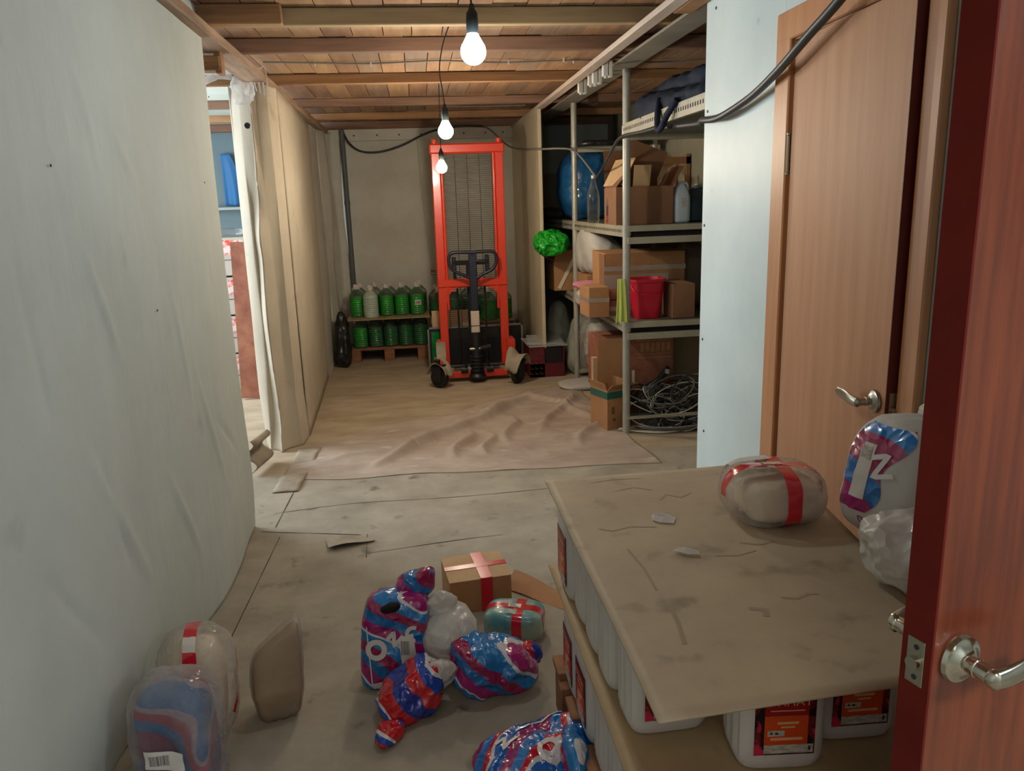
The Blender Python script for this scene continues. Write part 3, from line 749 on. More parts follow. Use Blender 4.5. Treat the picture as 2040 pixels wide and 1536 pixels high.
lamp((.203, 5.4, 1.742), 'bulb_3', 'farthest lit bare bulb hanging in front of the stacker mast', 0, [(.203, 5.4, 1.865), (.205, 5.4, 2.0), (.21, 5.42, 2.15), (.215, 5.45, 2.3)])
def cable(name, label, pts, r, m_, cat='cable'):
    return tag(MB().tube(bez(pts, 10), r, 10).build(name, m_, None, True), label, cat)
cable('power_cable', 'thick black cable swooping up across the pale wall and over the beech door', [(1.30, 4.0, 1.845), (1.285, 3.5, 1.815), (1.19, 3.2, 1.80), (1.165, 3.0, 1.785), (1.16, 2.86, 1.792), (1.16, 2.645, 1.825), (1.14, 2.42, 1.868), (1.12, 2.20, 1.925), (1.11, 2.0, 1.985), (1.11, 1.8, 2.09), (1.12, 1.5, 2.28)], .0135, 'cable_black')
cable('power_cable', 'dark cable running along the top shelf edge with cable ties', [(1.272, 4.0, 1.85), (1.27, 4.3, 1.852), (1.262, 4.7, 1.862), (1.255, 4.85, 1.83), (1.25, 5.0, 1.76), (1.262, 5.25, 1.69), (1.285, 5.5, 1.645)], .009, 'cable_black')
cable('power_cable', 'grey cable sagging from the far wall to the shelf posts', [(.73, 8.15, 2.25), (.80, 8.1, 2.22), (.96, 8.0, 2.06), (1.02, 7.5, 1.98), (1.03, 6.5, 1.915), (1.24, 6.26, 1.895), (1.28, 6.0, 1.82), (1.29, 5.55, 1.66)], .008, 'cable_grey')
cable('power_cable', 'black cable looping down and up along the top of the far wall', [(-.66, 8.2, 2.26), (-.60, 8.19, 2.13), (-.485, 8.18, 2.045), (-.3, 8.18, 2.035), (-.083, 8.18, 2.09), (.12, 8.16, 2.18), (.27, 8.1, 2.225), (.5, 8.0, 2.245), (.73, 8.1, 2.25)], .010, 'cable_black')
cable('thin_cable', 'thin grey wire stapled across the ceiling planks', [(-.80, 4.83, 2.322), (-.5, 4.92, 2.328), (-.2, 4.95, 2.326), (.2, 4.9, 2.328), (.6, 4.95, 2.322), (1.05, 4.92, 2.325), (1.5, 5.0, 2.32), (2.0, 4.95, 2.328)], .005, 'cable_grey')
cable('thin_cable', 'second thin grey wire on the ceiling, running farther back', [(.3, 7.0, 2.318), (.7, 7.1, 2.324), (1.02, 7.05, 2.32)], .005, 'cable_grey')
cable('cord', 'pale cord hanging straight down the far canvas wall', [(.075, 8.26, 2.235), (.088, 8.26, 1.8), (.115, 8.26, 1.3), (.150, 8.26, .83)], .006, 'cord_white', 'cord')
tap = thing('wall_tap', 'small brass-coloured wall tap at the end of the pale cord', 'tap', (.165, 8.24, .80))
MB().cyl((-.03, 0, 0), (.03, 0, 0), .014, 12).build('tap_body', 'chrome_worn', tap, True)
m = MB(); m.cyl((.0, 0, .0), (0, -.02, -.06), .009, 10); m.build('spout', 'chrome_worn', tap, True)
MB().box((-.005, -.02, .03), (.05, .012, .012)).build('tap_lever', 'red_cap', tap)
for x, y in ((-.52, 4.92), (-.2, 4.95), (.35, 4.92), (.62, 4.95), (.95, 4.9), (1.02, 4.95)): MB().bb(x-.004, x+.004, y-.006, y+.006, 2.312, ZC).build('staple', 'clip_white', bpy.data.objects['thin_cable'])
pp = MB().tube([(-.665, 8.2, 2.25), (-.665, 8.2, .70), (-.662, 8.2, .62)], .026, 16); pp.lathe([(.03, -.02), (.03, .02)], 16, (-.665, 8.2, 1.55)); 
tag(pp.build('drain_pipe', 'pipe_grey', None, True), 'grey plastic pipe running down the far left corner', 'pipe')
# ------------------------------------------------------------------ shelving
def perforated(m_plate, m_hole, x, y0, y1, z0, z1, step=.032):
    m_plate.bb(x-.012, x+.012, y0, y1, z0, z1, bev=.001)
    y = y0+.02
    while y < y1-.02:
        m_hole.bb(x-.0135, x-.0118, y-.005, y+.005, (z0+z1)/2-.008, (z0+z1)/2+.010); y += step
sh = thing('shelving_rack', 'long grey metal shelving rack of round posts and perforated beams', 'shelving', (1.3, 4.76, 0))
O = Vector((1.3, 4.76, 0))
for (x, y) in ((0, 0), (.0, 1.57), (0, 3.2), (.66, .0), (.66, 1.57)):
    m = MB().cyl((x, y, .0), (x, y, 2.245), .0245, 20)
    for z in (.7, 1.3, 1.9): m.cyl((x, y, z-.025), (x, y, z+.025), .029, 20)
    m.build('post', 'post_metal', sh, True)
for z, y0, y1 in ((.70, .0, 3.4), (1.30, .0, 3.4), (1.90, -1.55, .0)):
    a, h_ = MB(), MB()
    perforated(a, h_, .0 if z < 1.8 else -.012, y0, y1, z-.035, z+.035)
    b = a.build('front_beam', 'shelf_metal', sh); bh = h_.build('beam_holes', 'hole_black', b); bh['kind'] = 'stuff'
    if z < 1.8:
        MB().bb(.0, .70, y0-.01, y1, z+.02, z+.034).build('shelf_plate', 'shelf_plate', sh)
        e = MB(); e.bb(.0, .70, -.035, -.01, z-.0, z+.035); e.bb(.0, .70, -.04, -.012, z-.075, z-.035); e.build('end_beam', 'shelf_metal', sh)
        MB().bb(.02, .70, -.005, .0, z-.04, z+.0).build('end_gap_shade', 'dark_gap', sh)  # shade between the two end bars, drawn as a dark strip
    else:
        MB().bb(.0, .70, y0, y1, z-.03, z-.015).build('shelf_plate', 'shelf_plate', sh)
MB().bb(.0, .70, 1.55, 1.59, 1.87, 1.91).build('cross_bar', 'shelf_metal', sh)
MB().bb(.0, .70, -.03, .0, 1.84, 1.88).build('cross_bar', 'shelf_metal', sh)
MB().bb(.0, .70, -.04, -.01, .10, .115).build('cross_bar', 'shelf_metal', sh)
MB().bb(.0, .70, 1.55, 1.59, .07, .10).build('cross_bar', 'shelf_metal', sh)
MB().bb(.55, .58, .1, .13, .0, .66).build('brace', 'shelf_metal', sh)

Z2, Z1 = 1.336, .736        # upper and lower shelf surfaces

# --- upper shelf
bb_ = blob((.25, .28, .285), 3.0, 30, .02, 5, 3, .035, 6); t = bb_.build('blue_sack', 'bag_blue', None, 'all', loc=(1.52, 6.85, Z2)); tag(t, 'large rounded blue plastic sack on the upper shelf', 'sack')
t = blob((.13, .25, .045), 3, 14, .02, 6, 8, .02, 6).build('folded_fabric', 'fabric_darkgrey', None, 'all', loc=(1.30, 7.6, Z2)); tag(t, 'flat dark grey folded fabric at the far end of the upper shelf', 'fabric')
def bottle(loc, label, h, r, lab=None, cap=None):
    t = thing('plastic_bottle', label, 'bottle', loc)
    MB().lathe([(0, .0), (r*.8, .0), (r, .012), (r*.96, h*.1), (r, h*.2), (r, h*.55), (r*.9, h*.66), (r*.5, h*.82), (r*.3, h*.92), (r*.28, h)], 24).build('bottle_body', 'pet_clear', t, True)
    MB().lathe([(r*.34, h*.955), (r*.34, h*1.02), (0, h*1.02)], 16).build('cap', cap or 'cap_white', t, True)
    if lab: MB().lathe([(r*1.01, h*.08), (r*1.015, h*.48), (r*1.01, h*.48)], 24).build('label', lab, t, True); MB().lathe([(r*1.02, h*.1), (r*1.025, h*.22)], 24).build('label_band', 'label_red', t, True)
    return t
bottle((1.285, 5.6, Z2), 'empty clear plastic bottle on the upper shelf between the posts', .325, .045)
bottle((1.32, 5.2, Z2), 'clear bottle with black and red label beside the open carton', .25, .037, 'rubber')
bottle((1.66, 5.55, Z2), 'clear bottle with a red cap behind the open carton', .32, .04, None, 'red_cap')
def carton(name, label, loc, dims, m_, rot=0, flaps=None, tapes=None, group=None, inner=None):
    """box with walls; flaps: list of (side, angle); closed if flaps is None"""
    t = thing(name, label, 'box', loc, (0, 0, rot), group); w_, d, h = dims
    b = MB()
    if flaps is None: b.box((0, 0, h/2), dims, bev=.003)
    else:
        b.bb(-w_/2, w_/2, -d/2, d/2, 0, .004)
        for a in (-1, 1): b.bb(a*w_/2-.002, a*w_/2+.002, -d/2, d/2, 0, h); b.bb(-w_/2, w_/2, a*d/2-.002, a*d/2+.002, 0, h)
    b.build('carton_body', m_, t)
    for i, (sd, a, ln) in enumerate(flaps or []):
        fm = MB()
        if sd in ('l', 'r'):
            s_ = -1 if sd == 'l' else 1; fm.bb(0, s_*ln, -d/2+.003, d/2-.003, -.002, .002)
            fm.build('flap', m_, t, loc=(s_*w_/2, 0, h), rot=(0, -s_*R(a), 0))
        else:
            s_ = -1 if sd == 'f' else 1; fm.bb(-w_/2+.003, w_/2-.003, 0, s_*ln, -.002, .002)
            fm.build('flap', m_, t, loc=(0, s_*d/2, h), rot=(s_*R(a), 0, 0))
    return t
oc = carton('open_carton', 'open cardboard box with raised flaps on the upper shelf behind the near post', (1.475, 5.12, Z2), (.37, .36, .235), 'cardboard_dark', -.03, [('l', 128, .13), ('f', 35, .0), ('b', 80, .25), ('r', 60, .14)])
MB().box((-.13, -.02, .33), (.006, .30, .19), rot=(0, .5, .2)).build('flap', 'cardboard_pale', oc)
MB().box((.05, .10, .38), (.27, .006, .26), rot=(.12, .38, .0)).build('flap', 'cardboard_dark', oc)
MB().box((-.02, -.183, .30), (.11, .004, .14), rot=(.35, 0, 0)).build('flap', 'cardboard_pale', oc)
MB().bb(-.186, -.184, -.07, .07, .0, .235).build('side_face', 'cardboard_pale', oc)
def jug(loc, label, dims, m_, rot=0, cap='cap_white', handle=True):
    w_, d, h = dims; t = thing('plastic_jug', label, 'jug', loc, (0, 0, rot))
    prof = [(0, 0), (.86, 0), (1, .04), (1, .55), (.96, .68), (.7, .86), (.4, .96), (.3, 1.0)]
    m = MB(); m.lathe([(a*.5, b_) for a, b_ in prof], 28, sq=4); m.v = [(v[0]*w_*1.0, v[1]*d*1.0, v[2]*h) for v in m.v]
    m.build('jug_body', m_, t, True)
    MB().lathe([(.02, h*.99), (.02, h*1.05), (0, h*1.05)], 16).build('cap', cap, t, True)
    if handle: MB().tube(bez([(w_*.12, 0, h*.95), (w_*.3, 0, h*1.0), (w_*.42, 0, h*.92), (w_*.44, 0, h*.66)], 6), .009, 8).build('grip', m_, t, True)
    return t
j = jug((1.722, 5.0, Z2), 'pale bluish-white plastic jug with a small grey sticker on the upper shelf', (.115, .13, .25), 'jug_white', 0)
MB().bb(-.008, .02, -.066, -.0645, .10, .155).build('sticker', 'label_grey', j)
jug((1.86, 5.12, Z2), 'dark teal plastic canister behind the white jug', (.16, .2, .215), 'jug_dark')
jug((1.95, 5.3, Z2), 'greenish-blue plastic canister with a loop handle beside the wall', (.17, .2, .235), 'jug_teal')
fr = thing('wooden_frame', 'small wooden frame standing at the back of the upper shelf', 'frame', (1.90, 5.75, Z2))
m = MB(); m.bb(-.16, -.13, -.015, .015, 0, .46); m.bb(.12, .15, -.015, .015, 0, .47); m.bb(-.16, .15, -.015, .015, .40, .45); m.bb(.04, .06, -.012, .012, 0, .42); m.build('frame_bars', 'wood_frame', fr)
MB().bb(-.13, .04, .018, .025, .05, .40).build('backing_board', 'pale_carton', fr)
t = blob((.05, .05, .05), 2.5, 8, .01, 20, 2).build('yellow_packet', 'yellow_thing', None, 'all', loc=(1.76, 5.45, Z2+.0)); t.scale = (1, 1, 2.4); tag(t, 'small yellow packet behind the white jug', 'packet')
# --- top level: navy tarpaulin roll and mat
def tp(p):
    p = Vector(p); return Vector((p.x, p.y, p.z*(1+.18*math.sin(p.y*5))))
m = blob((.15, .62, .075), 3, 24, .02, 7, 4, .035, 9, shape=tp)
tz = thing('tarpaulin_roll', 'crumpled navy blue cloth bundle on the topmost shelf', 'cloth bundle', (1.43, 4.10, 1.888)); m.build('bundle', 'tarp_navy', tz, 'all')
blob((.12, .45, .05), 3, 16, .02, 7, 9, .03, 9).build('fold', 'tarp_navy', tz, 'all', loc=(.05, .05, .125))
MB().tube(bez([(-.16, -.35, .06), (-.185, -.28, .0), (-.19, -.2, -.055), (-.185, -.13, -.05), (-.17, -.08, .03), (-.15, -.04, .1)], 8), .016, 8).build('strap', 'tarp_navy', tz, 'all')
t = blob((.3, .14, .02), 4, 14, .01, 8, 3, .01, 6).build('folded_mat', 'bag_black', None, 'all', loc=(1.62, 6.33, 1.912)); tag(t, 'flat dark folded mat lying over the cross bar above the blue sack', 'mat')

# --- lower shelf
gb = blob((.125, .15, .085), 2.6, 26, .02, 9, 2, .075, 13, flat=False); t = gb.build('green_bag', 'bag_green', None, 'all', loc=(1.12, 6.52, 1.075)); tag(t, 'crumpled bright green plastic bag bulging out of the lower shelf', 'bag')
wb2 = blob((.17, .35, .15), 3, 18, .03, 5, 6, .04, 6, shape=lambda p: Vector((p[0], p[1], p[2]*(1.0-.35*(p[0]/.17))))); t = wb2.build('white_sack', 'bag_white_matte', None, 'all', loc=(1.45, 6.05, .93)); tag(t, 'white folded sack leaning on the cartons of the lower shelf', 'sack')
ct = carton('open_carton', 'tall open cardboard box with a splayed flap at the far end of the lower shelf', (1.31, 6.85, Z1), (.28, .35, .26), 'cardboard', .05, [('l', 25, .12), ('f', 60, .1), ('r', 80, .08), ('b', 70, .1)])
MB().box((-.03, -.182, .15), (.03, .004, .3), rot=(0, .5, 0)).build('tape_strip', 'pale_carton', ct)
t = carton('carton', 'low brown carton under the white sack on the lower shelf', (1.46, 6.15, Z1), (.3, .42, .19), 'cardboard')
bc = carton('large_carton', 'big cardboard carton banded with clear film behind the pink bucket', (1.53, 5.32, Z1+.10), (.55, .42, .31), 'cardboard', -.02)
b_ = MB(); b_.box((0, 0, .155), (.55, .42, .31)); bv = b_.bvh()
MB().bb(-.279, .279, -.2135, -.2115, .19, .222).build('packing_tape', 'tape_clear', bc)
MB().bb(-.279, .16, -.2135, -.2115, .07, .165).build('film_band', 'tape_clear', bc)
MB().box((-.285, -.16, .155), (.004, .10, .30), rot=(0, 0, .15)).build('flap', 'cardboard_dark', bc)
t = carton('carton', 'brown carton under the film-banded carton, taped across the front', (1.36, 5.28, Z1), (.38, .44, .098), 'cardboard_dark')
MB().bb(-.19, .19, -.2225, -.2205, .03, .06).build('packing_tape', 'tape_clear', t)
t = carton('carton', 'flat carton standing beside the lime cloth with a pale tape band', (1.175, 5.12, Z1), (.14, .24, .20), 'cardboard', .05)
MB().bb(-.072, .07, -.1225, -.1205, .10, .13).build('packing_tape', 'tape_clear', t); MB().bb(-.0725, -.0705, -.12, .12, .10, .13).build('packing_tape', 'tape_clear', t)
t = carton('carton', 'dark narrow carton between the bucket and the wall on the lower shelf', (1.69, 4.95, Z1), (.15, .3, .22), 'cardboard_dark')
t = blob((.11, .14, .22), 4, 12, .02, 7, 3, .02, 8).build('wrapped_bundle', 'cardboard_in', None, 'all', loc=(1.925, 5.35, Z1)); tag(t, 'tall brown wrapped bundle at the wall end of the lower shelf', 'bundle')
bk = thing('bucket', 'pinkish-red square plastic bucket on the lower shelf beside the near post', 'bucket', (1.475, 4.92, Z1))
m = MB(); m.lathe([(0, 0), (.082, 0), (.105, .235), (.115, .238), (.115, .255), (.108, .255), (.104, .235), (.078, .008), (0, .008)], 32, sq=4); m.build('bucket_body', 'bucket_red', bk, True)
MB().tube(bez([(-.108, -.0, .225), (-.09, -.085, .17), (0, -.118, .16), (.09, -.085, .17), (.108, 0, .225)], 6), .003, 6).build('bail', 'bucket_red', bk, True)
def cl_P(u, v):
    return (-.03+.085*u*(1-.35*v)-.035*(1-v)*(.5), .012*math.sin(u*11+v*3)*(1.2-v)-.0, -.255+.255*v)
MB().sheet(lambda u, v: (1.238+(.07-.025*v)*(u)-.018*(1-v), 4.70+.010*math.sin(u*12)*(1.2-v)+.03*v*v, Z1+.015+.262*v-.03*abs(u-.5)*(1-v)), 18, 24, .004).build('lime_cloth', 'cloth_lime', None, 'all')
tag(bpy.data.objects['lime_cloth'], 'lime yellow cloth hanging beside the near post', 'cloth')
t = blob((.09, .2, .06), 3, 12, .02, 9, 4, .02, 9).build('white_bag', 'bag_white', None, 'all', loc=(1.25, 5.62, Z1)); tag(t, 'small white plastic bag at the front edge of the lower shelf', 'bag')
t = blob((.1, .15, .018), 3, 12, .01, 9, 4, .02, 9).build('pink_cloth', 'pink_cloth', None, 'all', loc=(1.25, 5.68, Z1+.13)); tag(t, 'pink and white cloth lying on the small white bag', 'cloth')
# --- under the shelves
t = blob((.16, .2, .28), 3, 18, .03, 5, 1, .04, 5, taper=.35).build('grey_sack', 'bag_greygreen', None, 'all', loc=(1.27, 7.15, .0)); tag(t, 'far grey-green sack standing on the floor under the rack', 'sack', 'grey sacks under the rack')
t = blob((.19, .2, .26), 3, 18, .03, 5, 7, .04, 5, taper=.4).build('grey_sack', 'bag_greygreen', None, 'all', loc=(1.44, 6.62, .0)); tag(t, 'nearer grey-green sack under the rack, behind the far post', 'sack', 'grey sacks under the rack')
t = thing('clear_bag', 'glossy clear plastic bag of folded film under the lower shelf', 'bag', (1.43, 5.95, .17)); blob((.17, .14, .22), 2.6, 18, .03, 7, 4, .05, 8).build('bag_skin', 'film_clear', t, 'all'); blob((.14, .11, .18), 2.6, 12, .03, 7, 5, .05, 8).build('contents', 'bag_white', t, 'all', loc=(0, 0, .01))
t = blob((.20, .16, .025), 3, 12, .01, 7, 4, .02, 8).build('folded_film', 'bag_white_matte', None, 'all', loc=(1.30, 6.1, .0)); tag(t, 'flat bluish folded film on the floor under the rack', 'film')
t = carton('carton', 'low dark carton on the floor behind the folded film', (1.5, 6.0, 0), (.3, .2, .165), 'cardboard_red')
fc = carton('open_carton', 'large reddish-brown carton with torn front corner on the floor under the rack', (1.45, 5.22, .21), (.53, .32, .37), 'cardboard_red', 0)
MB().bb(-.267, -.06, -.1635, -.1615, .0, .37).build('front_flap', 'cardboard', fc)
MB().bb(-.30, -.268, -.16, -.10, -.0, .24).build('torn_corner', 'cardboard_pale', fc)
MB().bb(-.03, -.01, -.164, -.1625, .05, .14).build('sticker', 'pale_carton', fc)
m = MB()
for z in (.22, .245, .34): m.bb(.0, .25, -.1625, -.161, z, z+.006)
for k in range(6): m.bb(.03+k*.037, .055+k*.037, -.1625, -.161, .262+.008*(k % 2), .325)
m.build('faded_print', 'cardboard', fc)
gc = carton('carton', 'low carton supporting the reddish-brown carton under the rack', (1.47, 5.27, 0), (.5, .3, .208), 'cardboard_dark')
sc = carton('open_carton', 'small cardboard box with green tape around its top at the foot of the rack', (1.235, 4.945, 0), (.17, .2, .275), 'cardboard', .35, [('l', 70, .05), ('f', 40, .07), ('r', 95, .05)])
m = MB(); m.bb(-.0875, .0875, -.1035, -.1015, .215, .262); m.bb(-.0885, -.0865, -.102, .102, .215, .262); m.bb(.0865, .0885, -.102, .102, .215, .262); m.build('green_tape', 'tape_green', sc)
m = MB(); m.bb(-.053, -.03, -.1033, -.1022, .11, .16); m.bb(-.045, -.02, -.1033, -.1022, .06, .08); m.build('printed_mark', 'print_brown', sc)
# cable heap
random.seed(11)
ch = thing('cable_heap', 'tangled coil of grey and black cables under the lower shelf', 'cables', (1.62, 4.87, 0))
for gi in range(4):
    m = MB()
    for k in range(7):
        cx_, cy_ = random.uniform(-.12, .2), random.uniform(-.1, .12); zz = random.uniform(.02, .2); rx, rz_ = random.uniform(.10, .24), random.uniform(.06, .16); tl_ = random.uniform(-.9, .9)
        pts = []
        for a in range(0, 330+30*gi, 24):
            q = R(a+k*40); x = rx*math.cos(q); y = rx*.45*math.sin(q); z = rz_*math.sin(q+tl_)*.8
            pts.append((cx_+x+.01*random.random(), cy_+y, max(.008, .04+zz+z)))
        m.tube(bez(pts, 4), [.0045, .006, .004, .005][gi], 6)
    m.build('cable_coil', ['cable_grey', 'cable_black', 'cord_white', 'cable_black'][gi], ch, 'all')
m = MB()
for k in range(5): m.tube([(.16*math.cos(a/10)*(1+.12*k)+.02*math.sin(a*.4+k), .09*math.sin(a/10)*(1+.1*k)-.09, .012+.008*k) for a in range(0, 63)], .0065, 6)
m.build('flat_coil', 'cable_grey', ch, 'all')
m = MB()
for k in range(3): m.tube(bez([(-.36, -.06-.02*k, .01+.01*k), (-.28, -.12, .012), (-.1, -.16-.02*k, .012), (.1, -.15, .012), (.3, -.1+.02*k, .02)], 8), .006, 6)
m.build('flat_coil', 'cord_white', ch, 'all')
ch2 = thing('motor_unit', 'small grey motor with ribbed housing among the cables', 'motor', (1.55, 5.0, .12))
m = MB(); m.lathe([(0, 0), (.05, 0), (.055, .01), (.055, .13), (.04, .15), (0, .15)], 20)
for k in range(12): m.bb(.054*math.cos(k*.52)-.004, .054*math.cos(k*.52)+.004, .054*math.sin(k*.52)-.004, .054*math.sin(k*.52)+.004, .02, .12)
m.build('housing', 'motor_grey', ch2, True); MB().cyl((.02, -.02, .15), (.09, -.06, .26), .022, 14).build('pipe_stub', 'rubber', ch2, True)
MB().lathe([(0, -.02), (.02, -.015), (.02, .015), (0, .02)], 14, (.08, -.07, .24)).build('knob', 'steel_bright', ch2, True)
MB().box((-.05, -.03, .07), (.07, .1, .13), rot=(0, .1, .2), bev=.006).build('fin_block', 'motor_grey', ch2)

# ------------------------------------------------------------------ crate beside the stacker
cr = thing('beverage_crate', 'maroon plastic crate with glass sheets on top beside the red stacker', 'crate', (1.075, 6.72, 0), (0, 0, .0))
w_, d, h = .30, .36, .27; m = MB()
for a in (-1, 1): m.bb(a*w_/2-.006, a*w_/2+.006, -d/2, d/2, 0, h); m.bb(-w_/2, w_/2, a*d/2-.006, a*d/2+.006, 0, h*.45); m.bb(-w_/2, -w_/2+.13, a*d/2-.006, a*d/2+.006, 0, h)
m.bb(-w_/2, w_/2, -d/2, d/2, 0, .008); m.build('crate_body', 'crate_maroon', cr)
MB().bb(-.02, .14, -.17, .16, .02, .255).build('inner_box', 'crate_dark', cr)
m = MB()
for r_ in range(5):
    for c_ in range(3): m.bb(-.145+.042*c_, -.118+.042*c_, -.1875, -.186, .03+.045*r_, .034+.045*r_); m.bb(-.145+.042*c_, -.142+.042*c_, -.1875, -.186, .03+.045*r_, .055+.045*r_)
m.build('embossed_lattice', 'print_brown', cr)
m = MB(); m.box((.0, -.01, .283), (.34, .40, .012), rot=(.02, 0, .05), bev=.003); m.box((.01, .0, .30), (.32, .38, .012), rot=(.03, .02, -.12), bev=.003)
tag(m.build('glass_sheets', 'glass_clear', None, loc=(1.075, 6.72, 0)), 'glossy clear plastic sheets lying on the maroon crate', 'sheet')

# ------------------------------------------------------------------ pallets with bottles
def pallet(loc, label, w_, d):
    t = thing('pallet', label, 'pallet', loc)
    m = MB()
    for k in range(5): y = -d/2+.05+k*(d-.1)/4; m.bb(-w_/2, w_/2, y-.05, y+.05, .12, .143, bev=.002)
    m.build('deck', 'pallet_wood', t)
    for x in (-w_/2+.05, 0, w_/2-.05):
        for y in (-d/2+.05, 0, d/2-.05): MB().bb(x-.05, x+.05, y-.05, y+.05, .02, .12, bev=.003).build('block', 'pallet_wood', t)
    for x in (-w_/2+.05, 0, w_/2-.05): MB().bb(x-.05, x+.05, -d/2, d/2, 0, .02).build('skid', 'pallet_wood', t)
    return t
pallet((-.325, 7.95, 0), 'wooden pallet under the green bottles at the far wall', .76, .6)
def big_bottle(m_, lab=False, tuft=False):
    t = thing('water_bottle', 'x', 'bottle'); r = .0725; h = .285
    prof = [(0, 0), (r*.9, 0), (r, .01)]
    z = .02
    while z < .185: prof += [(r, z), (r*.965, z+.006), (r, z+.013)]; z += .021
    prof += [(r, .195), (r*.97, .21), (r*.8, .232), (r*.45, .258), (.024, .266), (.022, .285)]
    MB().lathe(prof, 24, sq=2.6).build('bottle_body', 'pet_clear' if m_ != 'bottle_milky' else 'bottle_milky', t, True)
    lp = [(max(0, a-.002), b_ + (.002 if b_ == 0 else 0)) for a, b_ in prof if b_ < .198]
    if m_ != 'bottle_milky': MB().lathe(lp+[(0, lp[-1][1])], 20, sq=2.6).build('liquid', m_, t, True)
    MB().lathe([(.0265, .272), (.0265, .292), (0, .293)], 16).build('cap', 'cap_white', t, True)
    MB().tube(bez([(-.035, 0, .262), (-.03, 0, .285), (0, -.02, .305 if tuft else .29), (.03, 0, .285), (.035, 0, .262)], 5), .004, 6).build('carry_handle', 'cap_white', t, True)
    if tuft: blob((.026, .022, .016), 2.4, 8, .014, 40, 3, .014, 40).build('film_tuft', 'cap_white', t, 'all', loc=(0, 0, .285))
    if lab: MB().bb(-.032, .028, -.077, -.075, .10, .148).build('label', 'sticker_small', t)
    return t
proto = {('liquid_green', 0, 0): None}
def put_bottle(loc, label, m_, lab=False, tuft=False, rot=0, group=None):
    k = (m_, lab, tuft)
    if proto.get(k) is None: o = proto[k] = big_bottle(m_, lab, tuft)
    else: o = copy_tree(proto[k])
    o.location = loc; o.rotation_euler = (0, 0, rot); o['label'] = label
    if group: o['group'] = group
    return o
ORD = ['leftmost', 'second from left', 'middle', 'fourth from left', 'rightmost']
for i in range(5):
    put_bottle((-.60+i*.149, 7.74, .145), 'big ribbed bottle of green liquid, %s of the lower row on the pallet' % ORD[i], 'liquid_deep' if i else 'liquid_green', False, False, .2*i, 'green bottles in the lower row on the pallet')
    put_bottle((-.60+i*.149, 7.90, .145), 'big green bottle hidden behind the front lower row on the pallet, %s' % ORD[i], 'liquid_deep', False, False, .1*i, 'green bottles behind the lower row')
hb = MB().box((-.31, 7.82, .4395), (.80, .56, .006), rot=(0, 0, .02)).build('hardboard_sheet', 'hardboard'); tag(hb, 'hardboard sheet between the two layers of green bottles', 'board')
up = [(-.615, 7.80, 'liquid_green', False, 'green liquid bottle at the left end of the upper row on the hardboard'), (-.475, 7.69, 'bottle_milky', False, 'milky white empty-looking bottle, the only pale one among the green bottles'),
      (-.325, 7.80, 'liquid_green', False, 'bright green bottle just right of the milky white bottle'), (-.175, 7.80, 'liquid_green', False, 'bright green bottle between the milky bottle\'s neighbour and the labelled bottle'),
      (-.022, 7.78, 'liquid_green', True, 'green bottle with a white paper label at the right end of the upper row')]
for x, y, m_, lab, l in up: put_bottle((x, y, .4435), l, m_, lab, True, .15, 'bottles in the upper row on the pallet')
for i in range(5): put_bottle((-.59+i*.149, 7.97, .4435), 'green bottle in the rear upper row on the pallet, %s' % ORD[i], 'liquid_deep', False, True, .3*i, 'bottles in the rear upper row on the pallet')
# second stack behind the stacker
pallet((.52, 7.75, 0), 'low wooden pallet under the bottles behind the red stacker', .82, .9)
bx = thing('black_crate', 'large black open crate of bottles standing behind the red stacker', 'crate', (.49, 6.98, .02))
m = MB(); m.bb(-.43, .43, -.012, .012, .02, .40, bev=.004); m.bb(-.43, -.41, 0, .30, .02, .40); m.bb(.41, .43, 0, .30, .02, .40); m.bb(-.43, .43, .0, .3, .0, .03); m.build('crate_body', 'steel_black', bx)
m = MB(); m.bb(-.435, .435, -.02, .016, .388, .402); m.bb(-.435, .435, -.016, .014, .03, .045); m.bb(-.435, -.42, -.02, .016, .03, .402); m.bb(.42, .435, -.02, .016, .03, .402); m.build('crate_rim', 'steel_bright', bx)
MB().bb(-.40, -.29, -.016, -.012, .07, .36).build('side_window', 'liquid_deep', bx)
cs2 = MB().box((.285, 7.10, .47), (.36, .008, .17), rot=(-.08, 0, -.0)).build('cardboard_sheet', 'cardboard_pale'); tag(cs2, 'upright cardboard sheet behind the red stacker mast', 'cardboard')
k = 0
for (x, y, z, s_) in ((.19, 7.60, .40, 'x'), (.345, 7.60, .40, 'x'), (.50, 7.60, .40, 'x'), (.66, 7.43, .40, 'x'), (.82, 7.5, .40, 'x'), (.17, 7.9, .40, 'x'), (.33, 7.9, .40, 'x'), (.49, 7.9, .40, 'x'), (.65, 7.9, .40, 'x')):
    put_bottle((x, y, z), ['green bottle behind the left mast of the stacker', 'green bottle just right of the left stacker mast', 'green bottle behind the stacker tiller', 'large green bottle between tiller and right mast', 'green bottle behind the right mast of the stacker',
       'rear green bottle left of the stacker', 'rear green bottle beside the left mast', 'rear green bottle behind the tiller', 'rear green bottle right of the tiller'][k], 'liquid_green' if k in (3, 4) else 'liquid_deep', False, True, .2*k, 'green bottles behind the red stacker'); k += 1
m = MB()
for (x, y, z, s_) in ((.35, 7.62, .0, 0), (.7, 7.48, 0, 0)): pass
tag(MB().bb(.12, .90, 7.34, 8.1, .143, .392).build('carton_layer', 'cardboard_dark'), 'low brown carton layer under the bottles behind the stacker', 'box')
tag(MB().bb(.10, .92, 7.32, 8.12, .393, .399).build('hardboard_sheet', 'hardboard'), 'hardboard sheet under the bottles behind the red stacker', 'board')
t = blob((.085, .14, .27), 3, 18, .03, 7, 5, .03, 7, taper=.6).build('black_bag', 'bag_black', None, 'all', loc=(-.752, 7.50, 0)); tag(t, 'black plastic bag slumped in the corner left of the pallet', 'bag')

